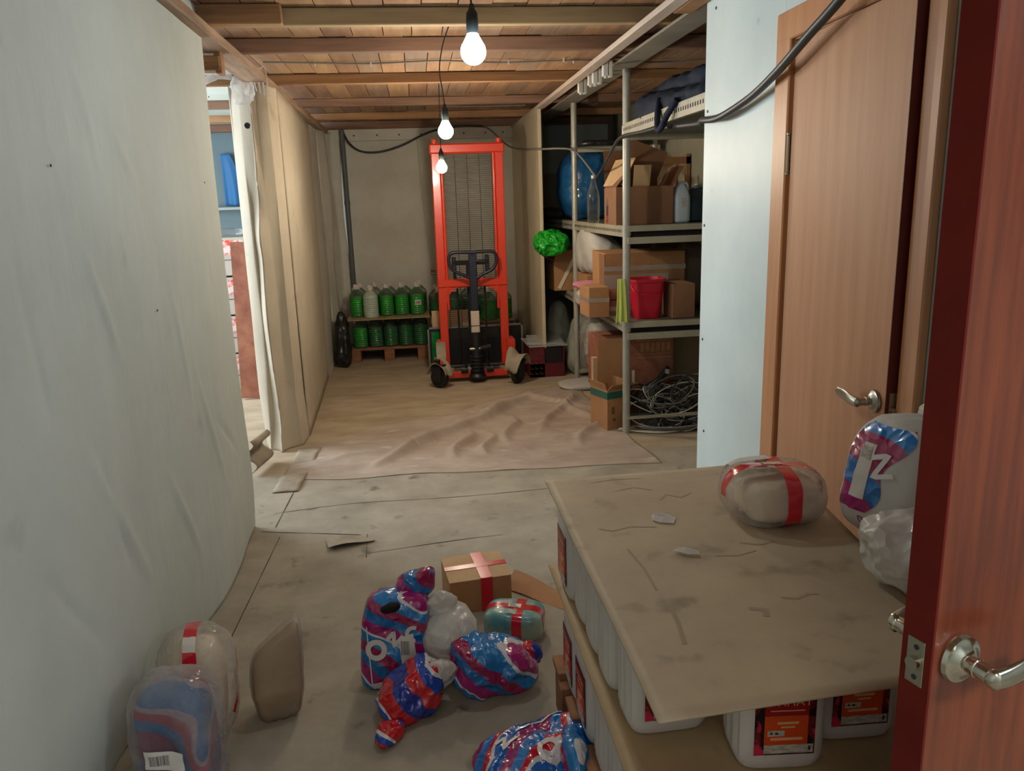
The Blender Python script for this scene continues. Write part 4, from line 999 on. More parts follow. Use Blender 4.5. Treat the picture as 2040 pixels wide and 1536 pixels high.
# ------------------------------------------------------------------ red hand stacker
sk = thing('hand_stacker', 'red manual pallet stacker with wire guard and black tiller', 'stacker', (.462, 6.65, 0), (0, 0, .0))
m = MB()
for s_ in (-1, 1):
    m2 = MB(); x = s_*.262; m2.bb(x-.035, x+.035, -.035, .035, .12, 1.97, bev=.006); m2.build('mast', 'stacker_red', sk)
    MB().cyl((s_*.215, -.03, .62), (s_*.215, -.03, 1.93), .012, 12).build('guard_tube', 'stacker_red', sk, True)
MB().bb(-.31, .31, -.05, .04, 1.905, 1.985, bev=.012).build('top_bar', 'stacker_red', sk)
m = MB(); m.cyl((-.265, -.01, 1.97), (-.265, -.01, 2.02), .022, 16); m.cyl((.265, -.01, 1.97), (.265, -.01, 2.02), .024, 16); m.build('mast_caps', 'stacker_red', sk, True)
MB().bb(-.30, .30, -.045, .03, .81, .878, bev=.01).build('middle_bar', 'stacker_red', sk)
m = MB()
for s_ in (-1, 1):   # curved gussets under the middle bar
    P = [(s_*.235, -.04, .81), (s_*.12, -.04, .81), (s_*.17, -.04, .79), (s_*.205, -.04, .75), (s_*.228, -.04, .68), (s_*.235, -.04, .62)]
    V = P + [(p[0], .0, p[2]) for p in P]; n_ = len(P)
    m.add(V, [tuple(range(n_))[::s_], tuple(range(n_, 2*n_))[::-s_]] + [(i, (i+1) % n_, (i+1) % n_+n_, i+n_)[::-s_] for i in range(n_)])
m.build('gussets', 'stacker_red', sk)
def arc_bar(u, v): return (-.27+.54*u, -.05-.04*v*0, .03+.06*v + .02*math.sin(math.pi*u))
MB().bb(-.27, .27, -.12, -.02, .035, .095, bev=.01).build('bottom_bar', 'stacker_red', sk)
MB().bb(-.25, .25, -.10, .02, .096, .104).build('bottom_lip', 'paper_grey', sk)
for s_ in (-1, 1):
    m = MB(); m.bb(s_*.30-.035, s_*.30+.035, -.16, .03, .15, .36, bev=.008); m.bb(s_*.30-.02, s_*.30+.02, -.14, .2, .10, .16, bev=.004); m.build('outrigger', 'stacker_red', sk)
# wire guard: vertical wires and dense horizontals
g = MB(); x0, x1 = -.205, .205
for k in range(5): x = x0+(x1-x0)*k/4; g.cyl((x, .045, .11), (x, .045, 1.90), .0028, 6)
g.build('guard_uprights', 'wire_dark', sk, True)
g = MB(); z = .36
while z < 1.90: g.bb(x0-.01, x1+.01, .047, .0495, z-.0016, z+.0016); z += .0175
g.build('guard_wires', 'wire_dark', sk)
MB().bb(-.045, .045, .06, .11, .06, 1.0, bev=.01).build('lift_cylinder', 'steel_blue_black', sk)
for x in (-.13, .11): MB().cyl((x, .06, .38), (x, .06, .88), .008, 8).build('lift_chain', 'steel_black', sk, True)
m = MB(); m.bb(-.16, .15, .05, .09, .99, 1.03); m.bb(-.165, -.13, .04, .1, .95, 1.06, bev=.005); m.bb(.12, .155, .04, .1, .93, 1.07, bev=.005); m.cyl((-.145, .07, .82), (-.145, .07, .95), .014, 10); m.build('pulley_yoke', 'steel_blue_black', sk, True)
# tiller with loop handle
tl = MB().bb(-.033, .033, -.145, -.10, .42, 1.09, bev=.006).build('tiller', 'steel_blue_black', sk)
P = [(0, -.13, 1.105), (.10, -.13, 1.11), (.17, -.13, 1.105), (.198, -.13, 1.07), (.192, -.13, 1.00), (.155, -.13, .955), (.09, -.13, .925), (.015, -.13, .885)]
Pm = [(-a, b_, c_) for a, b_, c_ in P]
m = MB(); m.tube(bez(P, 8), .0135, 12); m.tube(bez(Pm, 8), .0135, 12); m.build('loop_handle', 'steel_blue_black', tl, True)
MB().tube([(.02, -.15, 1.035), (.09, -.155, 1.028), (.13, -.155, 1.02)], [.007, .006, .004], 8).build('release_lever', 'steel_black', tl, True)
MB().bb(-.036, .036, -.149, -.098, .40, .62, bev=.008).build('fabric_wrap', 'fabric_tape', tl)
MB().bb(-.0375, .0375, -.151, -.096, .488, .493).build('tie', 'rubber', tl)
# pump
pu = MB(); pu.lathe([(0, 0), (.07, 0), (.075, .02), (.06, .045), (.065, .05)] + [q for z in range(5) for q in ((.05, .06+z*.03), (.062, .07+z*.03), (.05, .08+z*.03))] + [(.045, .25), (.05, .30), (.04, .40), (0, .40)], 24, (.0, -.14, .035)); pu = pu.build('pump', 'steel_black', sk, True)
MB().cyl((-.06, -.17, .295), (.04, -.17, .30), .014, 12).build('pump_axle', 'steel_bright', pu, True)
MB().cyl((.03, -.18, .30), (.12, -.18, .315), .019, 14).build('pedal', 'rubber', pu, True)
for s_ in (-1, 1):
    m = MB(); m.cyl((s_*.11-.03, -.12, .11), (s_*.11+.03, -.12, .11), .034, 14); m.cyl((s_*.10, -.15, .14), (s_*.085, -.16, .19), .01, 8); m.bb(s_*.14-.06, s_*.14+.06, -.13, -.08, .125, .135); m.build('pump_bracket', 'steel_black', pu, True)
# castors
for s_, yaw_ in ((-1, .95), (1, -.75)):
    cx0, cy0 = s_*.33, -.28
    M = (Matrix.Translation((cx0, cy0, 0)) @ Matrix.Rotation(yaw_, 4, 'Z'))
    def at_(mb): r_ = MB(); r_.add(mb.v, mb.f, M); return r_
    w1_ = at_(MB().lathe([(0, -.026), (.055, -.026), (.078, -.02), (.084, -.008), (.084, .008), (.078, .02), (.055, .026), (0, .026)], 28, (0, 0, .086), 'x')).build('castor_wheel', 'rubber', sk, True)
    at_(MB().lathe([(0, -.032), (.016, -.032), (.024, -.027), (.024, .027), (.016, .032), (0, .032)], 18, (0, 0, .086), 'x')).build('hub', 'motor_grey', w1_, True)
    f_ = MB(); f_.bb(-.043, -.037, -.04, .05, .06, .20); f_.bb(.037, .043, -.04, .05, .06, .20); f_.bb(-.043, .043, -.05, .07, .185, .20); f_.cyl((0, .02, .20), (0, .02, .24), .03, 14)
    at_(f_).build('castor_fork', 'steel_black', sk)
    MB().bb(cx0-.035, cx0+.035, cy0+.0, -.08, .2, .225).build('castor_bracket', 'stacker_red', sk)
    def gp(u, v, s_=s_):
        a = R(10+150*v); rr = .104+.012*nz((u*3, v*4, s_), 1, 2)
        x = -.062+.124*u; y = -rr*math.cos(a); z = .09+rr*math.sin(a)*(1.45 if s_ > 0 else 1.15)+.014*math.sin(u*6+v*3)
        if s_ > 0: x += .06*max(0, u-.5)*math.sin(v*3); z += .06*(1-u)*math.sin(v*3.1)
        return tuple(M @ Vector((x, y, z)))
    MB().sheet(gp, 14, 16, .003).build('wheel_cover', 'paper_grey', sk, 'all')
MB().sheet(lambda u, v: (-.345+.08*u, -.185-.01*math.sin(v*6), .17+.2*v), 4, 8, .003).build('mast_wrap', 'paper_grey', sk)
# ------------------------------------------------------------------ canister pallet in the foreground
pp_ = thing('pallet', 'wooden pallet carrying the white canisters in the foreground', 'pallet', (.70, 1.52, 0))
m = MB()
for k in range(6): y = -.5+k*.205; m.bb(-.36, .36, y-.05, y+.05, .12, .142, bev=.002)
m.build('deck', 'pallet_wood', pp_)
for x in (-.31, 0, .31):
    for y in (-.48, 0, .48): MB().bb(x-.05, x+.05, y-.05, y+.05, .0, .12, bev=.003).build('block', 'pallet_wood', pp_)
CW, CD, CHh = .172, .125, .272
def make_canister():
    t = thing('canister', 'x', 'canister'); w_, d, h = CW/2-.001, CD/2-.001, CHh
    V = []; F = []; n = 72
    zs = [0, .004, .012, .024, .04, .06, .09, .14, .19, .205, .22, .232, .243, .250]
    for z in zs:
        if z < .024: s_ = .90+.10*math.sin(z/.024*math.pi/2)
        elif z > .205: tt = (z-.205)/.045; s_ = 1-.42*tt**2.2
        else: s_ = 1
        for k in range(n):
            a = 2*math.pi*k/n; ca, sa = math.cos(a), math.sin(a); p = 5
            q = 1/((abs(ca)**p+abs(sa)**p)**(1/p)); x, y = ca*q, sa*q
            g = 0
            if .02 < z < .065 and abs(sa) > abs(ca): g = -.0045*(k % 3 == 0)*math.sin((z-.02)/.045*math.pi)
            if .02 < z < .2 and abs(ca)*w_/d > abs(sa)*1.0 and abs(y) < .75 and k % 6 in (0, 1): g = -.004
            V.append(((x*w_+(g*math.copysign(1, x) if abs(ca) > abs(sa) else 0))*s_, (y*d+(g*math.copysign(1, y) if abs(sa) >= abs(ca) else 0))*s_, z))
    for i in range(len(zs)-1):
        for k in range(n): l = (k+1) % n; F.append((i*n+k, i*n+l, (i+1)*n+l, (i+1)*n+k))
    F.append(tuple(range(n))[::-1]); F.append(tuple((len(zs)-1)*n+k for k in range(n)))
    m = MB(); m.add(V, F); m.build('canister_body', 'canister_white', t, True)
    MB().lathe([(.022, .249), (.022, .256), (.026, .256), (.026, .270), (.0, .271)], 20, (-.04, 0, 0)).build('cap', 'cap_white', t, True)
    MB().tube(bez([(-.015, 0, .245), (-.01, 0, .262), (.02, 0, .266), (.045, 0, .25), (.055, 0, .22)], 6), .009, 10).build('grip', 'canister_white', t, True)
    # label on the front
    y = -d-.0012; lb = MB(); lb.bb(-.056, .058, y, y+.001, .034, .178); lb = lb.build('label', 'label_cherry', t)
    q = MB(); q.bb(-.038, .044, y-.0007, y, .056, .166); q.build('label_field', 'label_orange', lb)
    q = MB(); q.bb(-.038, .044, y-.0012, y-.0006, .118, .170); q.build('label_title_band', 'label_red', lb)
    text('label_text', 'ГРАНАТ', .024, 'label_text', lb, (.003, y-.0014, .139), (math.pi/2, 0, 0), .0002)
    q = MB(); q.bb(-.014, .026, y-.0012, y-.0006, .100, .105); q.bb(-.007, .019, y-.0012, y-.0006, .092, .0955); q.bb(-.028, .036, y-.0018, y-.0012, .128, .130); q.bb(-.026, .034, y-.0012, y-.0006, .066, .0715); q.build('label_lines', 'label_text', lb)
    q = MB(); q.bb(-.032, .000, y-.0012, y-.0006, .075, .087); q.bb(-.038, .055, y-.0012, y-.0006, .038, .056); q.build('label_panel', 'label_grey', lb)
    q = MB(); q.bb(-.027, -.023, y-.0016, y-.001, .079, .083); q.bb(-.018, -.012, y-.0016, y-.001, .079, .083); q.bb(.046, .050, y-.0016, y-.001, .043, .052); q.build('label_marks', 'label_dark', lb)
    return t
cproto = make_canister(); first = [True]
def put_can(x, y, z, rz, label, group=None):
    o = cproto if first[0] else copy_tree(cproto); first[0] = False
    o.location = (x, y, z); o.rotation_euler = (0, 0, rz); o['label'] = label
    if group: o['group'] = group
    return o
ZL, ZU = .143, .438
# upper tier: front row (labels to the front) then side column
put_can(.634, 1.250, ZU, -.10, 'white canister with an orange label in front under the board, middle of the three')
put_can(.815, 1.305, ZU, -.05, 'white canister with a dark red label beside the open door, rightmost of the front three')
put_can(.455, 1.385, ZU, .02, 'white canister at the near left corner of the top tier, label half under the board')
k = 0
for y, l in ((1.53, 'second'), (1.665, 'third'), (1.80, 'fourth')):
    put_can(.445, y, ZU, math.pi, 'white top tier canister on the left side of the pallet, %s from the near corner' % l, 'canisters along the left side of the top tier')
put_can(.412, 1.955, ZU, -math.pi/2, 'white top tier canister at the back left corner with its red label facing left')
put_can(.418, 1.93, ZL, -math.pi/2, 'white bottom tier canister at the back left corner with a red label facing left')
put_can(.418, 1.755, ZL, -math.pi/2, 'white bottom tier canister, second from the back left corner, facing left')
put_can(.45, 1.60, ZL, math.pi, 'white bottom tier canister in the middle of the left side', 'canisters along the left side of the bottom tier')
put_can(.45, 1.47, ZL, math.pi, 'white bottom tier canister near the striped bag on the left side', 'canisters along the left side of the bottom tier')
put_can(.45, 1.34, ZL, math.pi, 'nearest white bottom tier canister on the left side', 'canisters along the left side of the bottom tier')
put_can(.45, 1.21, ZL, 0, 'white bottom tier canister at the near left corner of the pallet')
def slab(name, label, pts, z, th, m_, bend=None):
    """thin board from four corners, slightly wavy"""
    a, b_, c, d = [Vector((*p, 0)) for p in pts]
    def P(u, v):
        p = a.lerp(b_, u).lerp(d.lerp(c, u), v); return (p.x, p.y, z+(bend(u, v) if bend else 0))
    return tag(MB().sheet(P, 30, 40, th).build(name, m_, None, 'all'), label, 'board')
slab('hardboard_sheet', 'lower hardboard sheet between the two tiers of white canisters', [(.335, 1.0), (1.06, 1.0), (1.06, 2.12), (.338, 2.12)], .4365, .005, 'hardboard', lambda u, v: -.003*math.sin(v*8)**2)
tb_ = slab('hardboard_sheet', 'worn top hardboard sheet covering the canisters like a table', [(.327, 1.010), (.90, 1.035), (1.045, 2.105), (.327, 2.080)], .7205, .005, 'hardboard_worn', lambda u, v: -.006*max(0, 1-v*3.5)*(1-.6*u)+.0025*math.sin(v*9+u*3)-.003)

bvt = BVHTree.FromPolygons([v.co.copy() for v in tb_.data.vertices], [tuple(p.vertices) for p in tb_.data.polygons])
mat('scuff', (158, 141, 117), .8); mm = MB()
for pts, wd in (([(.44, 1.60), (.45, 1.5), (.447, 1.40)], .006), ([(.452, 1.33), (.448, 1.27), (.436, 1.2)], .009), ([(.60, 1.30), (.63, 1.29), (.62, 1.265)], .012), ([(.68, 1.33), (.71, 1.32), (.74, 1.335), (.76, 1.33)], .007),
                ([(.50, 1.95), (.56, 1.97), (.60, 1.94)], .004), ([(.60, 1.86), (.63, 1.90), (.66, 1.87), (.70, 1.9)], .005), ([(.70, 1.58), (.74, 1.56), (.78, 1.57)], .007), ([(.40, 1.72), (.43, 1.70), (.48, 1.715), (.54, 1.70)], .005),
                ([(.62, 1.53), (.67, 1.52), (.72, 1.535)], .004), ([(.45, 2.03), (.52, 2.045), (.60, 2.04)], .004)):
    q = stroke(bvt, (0, 0, 1.0), (1, 0, 0), (0, 1, 0), pts, wd, (0, 0, -1), .0006, 5); mm.add(q.v, q.f)
sc_ = mm.build('scuff_marks', 'scuff', tb_, 'all'); sc_['kind'] = 'stuff'
# ---- things on the board
ZB = .7225
bw = thing('bubble_wrapped_parcel', 'clear bubble-wrapped parcel with crossed red tape on the hardboard', 'parcel', (.832, 1.700, ZB), (0, 0, -.06))
inner = blob((.088, .080, .050), 5, 14, .003, 12, 1); inner.build('inner_box', 'pale_carton', bw, 'all', loc=(0.01, .0, .008))
skin = blob((.118, .108, .068), 2.9, 34, .006, 12, 3, .010, 16); skin.build('bubble_film', 'film_bubble', bw, 'all')
bv = skin.bvh(); cc = (0, 0, .07)
fuse(tape_ring(bv, cc, (0, -1, 0), (0, 0, 1), (1, 0, 0), .036, -60, 200, 60, shift=.012), tape_ring(bv, cc, (1, 0, 0), (0, 0, 1), (0, 1, 0), .034, -5, 185, 60, shift=.0, off=.0018)).build('red_tape', 'tape_red', bw, 'all')
patch(bv, (-.03, -.012, .3), (1, .05, 0), (0, 1, 0), .05, .022, (0, 0, -1), .003, 6, 4).build('paper_label', 'pale_carton', bw, 'all')
m = patch(bv, (-.095, .035, .3), (1, 0, 0), (0, 1, 0), .10, .05, (0, 0, -1), .003, 8, 5); m.build('white_sheet', 'cap_white', bw, 'all')

def wsh(p):
    return Vector((p.x+.22*p.z*(.4), p.y+.05*p.z, p.z))
sb_ = thing('delivery_bag', 'big white delivery bag with a magenta and blue printed panel, leaning by the door', 'bag', (1.065, 1.53, ZB), (0, 0, .38))
body = blob((.112, .13, .142), 3.2, 36, .008, 6, 6, .012, 6, taper=.2); body.build('bag_body', 'bag_white_matte', sb_, 'all')
bv = body.bvh()
def ring_rows(zf, af, nj, ni):
    rows = []
    for j in range(nj+1):
        row = []
        for i in range(ni+1):
            u, v = i/ni, j/nj; a = R(af(u, v)); d = Vector((-math.cos(a), -math.sin(a), 0)); row.append((Vector((0, 0, zf(u, v)))-d*.5, d))
        rows.append(row)
    return rows
drape(bv, ring_rows(lambda u, v: .075+.200*v, lambda u, v: 132+u*(36+52*v+8*math.sin(v*9)), 26, 22), .0012).build('printed_panel', 'stripe_b', sb_, 'all')
stk = drape(bv, ring_rows(lambda u, v: .105+.13*v, lambda u, v: 146+19*u+8*v, 14, 7), .0026).build('address_sticker', 'cap_white', sb_, 'all')
drape(bv, ring_rows(lambda u, v: .200+.028*v, lambda u, v: 154+14*u, 6, 6), .0036).build('printed_code', 'label_grey', stk, 'all')
an = R(186); nn = Vector((math.cos(an), math.sin(an), 0)); rt = Vector((-nn.y, nn.x, 0))
stroke(bv, nn*.1+Vector((0, 0, .175)), rt, (0, 0, 1), [(-.03, .03), (.012, .045), (-.022, -.012), (.028, .004)], .011, -nn, .0028).build('white_letter', 'white_text', sb_, 'all')
an = R(160); nn = Vector((math.cos(an), math.sin(an), 0)); rt = Vector((-nn.y, nn.x, 0)); mm = MB()
for k_, pts in enumerate(([(0, 0), (.009, 0), (.009, .013), (0, .013), (0, 0)], [(.014, .013), (.022, .013), (.014, 0), (.022, 0)], [(.027, 0), (.036, 0), (.036, .013), (.027, .013), (.027, 0)], [(.041, 0), (.041, .013), (.050, 0), (.050, .013)])):
    q = stroke(bv, nn*.1+Vector((0, 0, .050)), rt, (0, 0, 1), pts, .003, -nn, .002, 3); mm.add(q.v, q.f)
mm.build('small_lettering', 'stripe_b', sb_, 'all')
kn = blob((.05, .04, .05), 2.4, 14, .02, 20, 5, .03, 20).build('knotted_top', 'bag_white', sb_, 'all', loc=(.05, -.02, .245), rot=(.3, .5, 0))
t = thing('plastic_bag', 'crumpled translucent white bag at the right edge of the hardboard', 'bag', (.955, 1.315, ZB), (0, 0, .2))
blob((.075, .088, .072), 2.6, 34, .010, 10, 9, .026, 12, shape=lambda p: Vector((p.x*(1.0+.4*p.z/.17), p.y*(1+.25*p.z/.17), p.z))).build('bag_body', 'bag_white', t, 'all')
def scrap(label, pts, z):
    c = Vector((sum(p[0] for p in pts)/len(pts), sum(p[1] for p in pts)/len(pts), 0)); V = [(c.x, c.y, z+.006)]; n_ = len(pts)
    for p in pts: V.append((p[0], p[1], z+.0015))
    for p in pts: V.append((c.x+(p[0]-c.x)*.5, c.y+(p[1]-c.y)*.5, z+.004+.003*math.sin(p[0]*300)))
    F = [(1+i, 1+(i+1) % n_, 1+n_+(i+1) % n_, 1+n_+i) for i in range(n_)]+[(0, 1+n_+i, 1+n_+(i+1) % n_) for i in range(n_)]
    return tag(MB().add(V, F).build('tape_scrap', 'bag_white', None, 'all'), label, 'scrap')
scrap('crumpled clear tape scrap on the hardboard, the farther of two', [(.54, 1.735), (.555, 1.715), (.585, 1.705), (.60, 1.735), (.585, 1.765), (.56, 1.78), (.545, 1.76)], .7215)
scrap('small clear tape scrap on the hardboard, the nearer of two', [(.535, 1.56), (.56, 1.535), (.585, 1.53), (.59, 1.545), (.57, 1.56), (.55, 1.575)], .7215)

# ------------------------------------------------------------------ parcels on the floor
# by the left wall
p1 = thing('parcel', 'upright parcel in striped magenta and blue film under bubble wrap, by the left wall', 'parcel', (-.672, 1.80, 0), (0, 0, -.12))
inn = blob((.085, .058, .178), 6, 20, .004, 10, 2, .006, 10); inn.build('inner_bag', 'stripe_d', p1, 'all'); bvi = inn.bvh()
skin = blob((.102, .078, .195), 4, 28, .006, 10, 5, .014, 12); skin.build('bubble_film', 'film_bubble', p1, 'all')
patch(skin.bvh(), (-.052, -.2, .180), (1, 0, -.10), (.05, 0, 1), .095, .052, (0, 1, 0), .003, 10, 6).build('barcode_sticker', 'sticker_barcode', p1, 'all')
p2 = thing('parcel', 'rounded clear bubble-wrap parcel with red tape, behind the striped upright parcel', 'parcel', (-.700, 2.09, 0), (0, 0, .1))
blob((.07, .07, .15), 3.5, 14, .004, 8, 2).build('inner_box', 'pale_carton', p2, 'all', loc=(0, 0, .01))
skin = blob((.105, .10, .175), 2.8, 28, .008, 10, 8, .014, 12); skin.build('bubble_film', 'film_bubble', p2, 'all'); bv = skin.bvh()
fuse(tape_ring(bv, (0, 0, .17), (0, -1, 0), (0, 0, 1), (1, -.15, 0), .036, 18, 62, 20), tape_ring(bv, (0, 0, .17), (0, -1, 0), (0, 0, 1), (1, -.15, 0), .036, 76, 110, 20),
     tape_ring(bv, (0, 0, .17), (1, 0, 0), (.0, -.55, -.83), (-.0, -.83, .55), .03, -40, 45, 30)).build('red_tape', 'tape_red', p2, 'all')
tape_ring(bv, (0, 0, .17), (0, -1, 0), (0, 0, 1), (1, -.15, 0), .034, 62, 76, 8).build('paper_label', 'cap_white', p2, 'all')
p3 = thing('parcel', 'tan parcel in clear film with a peaked top standing apart on the floor', 'parcel', (-.50, 2.16, 0), (0, 0, .25))
def peak(p):
    f = max(0, min(1, (p.z-.10)/.13)); g = 1-.22*max(0, (.10-p.z)/.10)
    return Vector((p.x*g+.012*f, p.y*(1-.5*f)*g, p.z + f*(.03+p.x*.75)))
blob((.072, .060, .110), 8, 28, .002, 10, 3, .004, 12, shape=peak).build('parcel_body', 'kraft_wrap', p3, 'all')
blob((.077, .065, .118), 6, 34, .003, 12, 4, .008, 18, shape=peak).build('clear_film', 'film_clear', p3, 'all')

# middle heap
def lean(k, ky=0): return lambda p: Vector((p.x+k*p.z, p.y+ky*p.z, p.z))
def ptx(v): return Vector(v)
sA = thing('delivery_bag', 'tall standing delivery bag with magenta and blue stripes and white letters', 'bag', (-.16, 2.255, .0), (0, 0, -.15))
A = blob((.104, .056, .152), 5.0, 44, .005, 10, 3, .012, 9, shape=lambda p: Vector((p.x+.10*p.z-.0, p.y+.12*p.z, p.z))); A.build('bag_body', 'stripe_a', sA, 'all'); bv = A.bvh()
let = MB()
def lt(pts, wd, o, closed=False):
    q = stroke(bv, o, (1, 0, .08), (-.08, .12, 1), pts, wd, (0, 1, -.12), .0025, 8, closed); let.add(q.v, q.f)
circ = [(.026*math.cos(R(a)), .026*math.sin(R(a))) for a in range(0, 360, 20)]
lt(circ, .017, (-.035, -.1, .150), True)
lt([(.0, .02), (.026, .044), (.022, .0), (.055, .03)], .013, (.0, -.1, .160))
lt([(-.06, -.09), (-.055, .10)], .004, (-.0, -.1, .13)); lt([(-.055, -.08), (.01, -.075)], .022, (-.005, -.1, .11))
circ2 = [(.021*math.cos(R(a)), .021*math.sin(R(a))) for a in range(60, 300, 20)]
lt(circ2, .012, (.085, -.1, .20))
let.build('white_letters', 'white_text', sA, 'all')
lb = patch(bv, (.045, -.3, .095), (1, 0, .35), (-.1, 0, 1), .05, .085, (0, 1, 0), .003, 8, 8).build('address_sticker', 'sticker_barcode', sA, 'all')
blob((.062, .032, .05), 2.8, 26, .012, 14, 7, .02, 14, shape=lambda p: Vector((p.x, p.y, p.z+.35*p.x))).build('crumpled_flap', 'stripe_a', sA, 'all', loc=(.085, .06, .262))
blob((.030, .010, .018), 2.6, 12, .004, 18, 2, .006, 16).build('opening_shade', 'hole_black', sA, 'all', loc=(.02, -.012, .262), rot=(.6, -.35, 0))  # black lump standing in for the shade inside the handle hole
wbag = thing('plastic_bag', 'white translucent plastic sack in the middle of the striped bags on the floor', 'bag', (.048, 2.265, 0), (0, 0, .1))
blob((.094, .082, .115), 2.8, 36, .008, 8, 4, .018, 9, shape=lambda p: Vector((p.x-.12*p.z, p.y, p.z*(1+.1*math.sin(p.x*20))))).build('bag_body', 'bag_white', wbag, 'all')
blob((.055, .03, .035), 2.4, 20, .012, 20, 8, .016, 16).build('gathered_top', 'bag_white', wbag, 'all', loc=(-.035, .03, .205))
sB = thing('delivery_bag', 'low magenta and blue striped bag lying right of the white plastic sack', 'bag', (.165, 2.165, 0), (0, 0, .12))
Bm = blob((.134, .080, .080), 2.9, 44, .008, 12, 5, .024, 12, shape=lambda p: Vector((p.x, p.y, p.z*(1.05-1.8*p.x)))); Bm.build('bag_body', 'stripe_a', sB, 'all')
blob((.045, .03, .035), 2.2, 16, .015, 20, 6, .03, 20).build('torn_edge', 'stripe_red', sB, 'all', loc=(.105, .02, .045), rot=(0, .3, .3))
sC = thing('delivery_bag', 'torn red and dark blue plastic wrapper in front of the standing bag', 'wrapper', (-.105, 2.09, 0), (0, 0, .35))
blob((.095, .070, .060), 3, 38, .010, 14, 2, .022, 13, shape=lambda p: Vector((p.x, p.y, p.z*(1.15+4*p.x)+.0))).build('bag_body', 'stripe_red', sC, 'all')
blob((.055, .020, .062), 2.6, 24, .010, 16, 9, .018, 14).build('white_lining', 'bag_white', sC, 'all', loc=(.075, .0, .05), rot=(.35, .3, 0))
blob((.055, .034, .020), 2.6, 24, .010, 20, 4, .014, 20).build('loose_corner', 'stripe_red', sC, 'all', loc=(-.09, -.085, .0), rot=(0, 0, .9))
# carton with red tape
tc_ = thing('carton', 'small brown cardboard box closed with a cross of red tape on the floor', 'box', (.152, 2.755, 0), (0, 0, .12))
b_ = MB(); b_.box((0, 0, .066), (.235, .215, .132), bev=.002); b_.build('carton_body', 'cardboard', tc_)
MB().box((0, -.055, .1345), (.237, .108, .003), rot=(.03, 0, 0)).build('flap', 'cardboard_pale', tc_); MB().box((0, .055, .1345), (.237, .106, .003)).build('flap', 'cardboard_pale', tc_)
m = MB(); m.bb(.0, .044, -.1095, .109, .1375, .1385); m.bb(.0, .044, -.1125, -.1085, .0, .138); m.bb(-.120, .120, -.017, .015, .1385, .1392); m.bb(.1185, .1205, -.017, .015, .09, .139); m.build('red_tape', 'tape_red', tc_)
tag(MB().sheet(lambda u, v: (.27+.20*u+.05*v, 2.80-.20*u+.09*v, .004+.035*(1-u)*v+.004*math.sin(u*6)), 10, 6, .004).build('cardboard_sheet', 'cardboard'), 'loose torn cardboard piece on the floor beside the taped box', 'cardboard')
tp_ = thing('parcel', 'teal printed parcel crossed with red tape beside the canister pallet', 'parcel', (.268, 2.47, 0), (0, 0, -.32))
T = blob((.105, .075, .055), 4, 26, .004, 10, 3, .005, 10); T.build('parcel_body', 'teal_print', tp_, 'all'); bv = T.bvh()
fuse(tape_ring(bv, (0, 0, .05), (1, 0, 0), (0, 0, 1), (0, 1, 0), .034, -40, 220, 60), tape_ring(bv, (0, 0, .05), (0, -1, 0), (0, 0, 1), (1, 0, 0), .034, -40, 220, 60, off=.0018, shift=.02)).build('red_tape', 'tape_red', tp_, 'all')
patch(bv, (-.02, -.012, .3), (1, 0, 0), (0, 1, 0), .045, .026, (0, 0, -1), .003, 6, 4).build('paper_label', 'sticker_small', tp_, 'all')
patch(bv, (-.02, -.052, .3), (1, 0, 0), (0, 1, 0), .035, .024, (0, 0, -1), .0025, 6, 4).build('paper_label', 'label_grey', tp_, 'all')
# bottom bags
sD = thing('delivery_bag', 'crumpled striped bag lying at the bottom edge beside the canister pallet', 'bag', (.245, 1.745, 0), (0, 0, .15))
Dm = blob((.172, .110, .062), 3, 54, .008, 12, 6, .026, 11, shape=lambda p: Vector((p.x, p.y, p.z*(1+.8*p.x)))); Dm.build('bag_body', 'stripe_c', sD, 'all'); bv = Dm.bvh()
q = stroke(bv, (-.085, .0, .2), (1, 0, 0), (0, 1, 0), [(-.03, .03), (.0, .04), (-.015, .0), (.03, .03)], .010, (0, 0, -1), .003)
q2 = stroke(bv, (-.02, .06, .2), (1, 0, 0), (0, 1, 0), [(-.03, .0), (.05, .02), (.11, .025)], .008, (0, 0, -1), .003); q.add(q2.v, q2.f)
q3 = stroke(bv, (.01, -.05, .2), (1, 0, 0), (0, 1, 0), [(.025*math.cos(R(a)), .03*math.sin(R(a))) for a in range(0, 360, 20)], .013, (0, 0, -1), .003, 5, True); q.add(q3.v, q3.f)
q.build('white_letters', 'white_text', sD, 'all')
sE = thing('delivery_bag', 'small piece of striped bag sticking up against the lower canisters', 'bag', (.415, 1.60, .0), (0, 0, 0))
blob((.03, .10, .085), 2.6, 26, .008, 12, 6, .018, 12, shape=lean(-.05)).build('bag_body', 'stripe_a', sE, 'all', loc=(-.085, .08, 0))

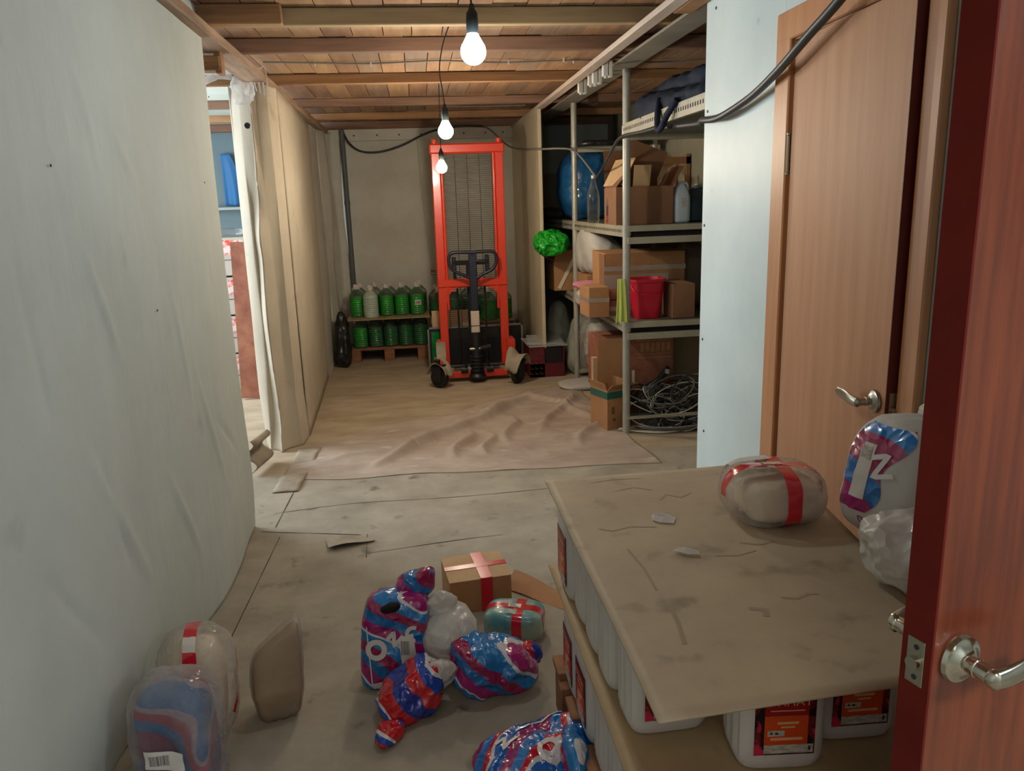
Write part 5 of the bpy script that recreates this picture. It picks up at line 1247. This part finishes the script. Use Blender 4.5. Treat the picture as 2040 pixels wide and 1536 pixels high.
# ------------------------------------------------------------------ room seen through the gap on the left
random.seed(5)
for i in range(4):
    t = thing('flower_carton', ['lowest', 'second lowest', 'third', 'topmost'][i]+' carton with red flower print in the stack beyond the gap', 'box', (-1.70-.01*(i % 2), 6.9, .01+.325*i), group='flower-printed cartons beyond the gap')
    MB().box((0, 0, .155), (.62, .4, .31), bev=.004).build('carton_body', 'grey_carton', t)
    MB().bb(-.30, .30, -.203, -.2, .17, .29).build('flower_print', 'flower_box', t)
    MB().bb(-.31, .31, -.204, -.2, .128, .132).build('carton_edge', 'label_dark', t)
tag(MB().box((-1.36, 6.35, .64), (.20, .02, 1.26), rot=(.03, .045, .0)).build('cardboard_sheet', 'cardboard_red'), 'tall brown cardboard sheet standing in the side room', 'cardboard')
tag(blob((.25, .2, .03), 4, 12, .004, 8, 1, .008, 8).build('film_cover', 'film_thin', None, 'all', loc=(-1.70, 6.9, 1.305)), 'clear film lying over the stacked cartons in the side room', 'film')
tag(MB().sheet(lambda u, v: (-1.86+.17*u*(1-.5*v*v*v), 8.23+.02*math.sin(u*8)*(1-v), 1.56+.50*v), 14, 20, .006).build('blue_cloth', 'blue_cloth', None, 'all'), 'pale blue cloth hanging on the wall of the side room', 'cloth')
tag(MB().bb(-2.4, -1.2, 8.1, 8.27, 1.52, 1.545).build('wall_shelf', 'panel_grey'), 'thin shelf on the far wall of the side room', 'shelf')
# knotted film and cord on top of the wrapped partition end
t = thing('film_knot', 'shredded clear film and cord tied at the top of the wrapped partition end', 'film', (-.93, 4.90, 2.20))
m = MB(); m.tube(bez([(-.0, 0, .03), (-.07, -.02, .05), (-.15, -.04, .05), (-.22, -.05, .02)], 6), [.010]*6+[.014]*6+[.02]*6+[.012], 8); m.build('film_tail', 'film_milky', t, 'all')
blob((.06, .02, .08), 2.4, 20, .012, 20, 4, .022, 16).build('film_clump', 'film_milky', t, 'all', loc=(.0, -.04, -.10))
m = MB()
for k in range(5): m.tube(bez([(.0+.02*k, 0, .07), (.03+.025*k, -.03, .06+.01*k), (.05+.022*k, -.03, -.02-.01*k)], 6), .004, 5)
m.build('film_strands', 'film_milky', t, 'all')
MB().tube(bez([(.02, -.03, .0), (.025, -.04, -.08), (.035, -.04, -.15)], 6), .002, 5).build('tie_cord', 'cord_white', t, 'all')
t = tag(MB().sheet(lambda u, v: (-1.02+.05*u+.03*math.sin(v*9), 4.40+.25*u+.02*math.sin(v*5), .02+.20*v), 6, 14, .004).build('torn_fabric', 'paper_grey', None, 'all'), 'torn rag of fabric hanging at the foot of the wall gap', 'rag')
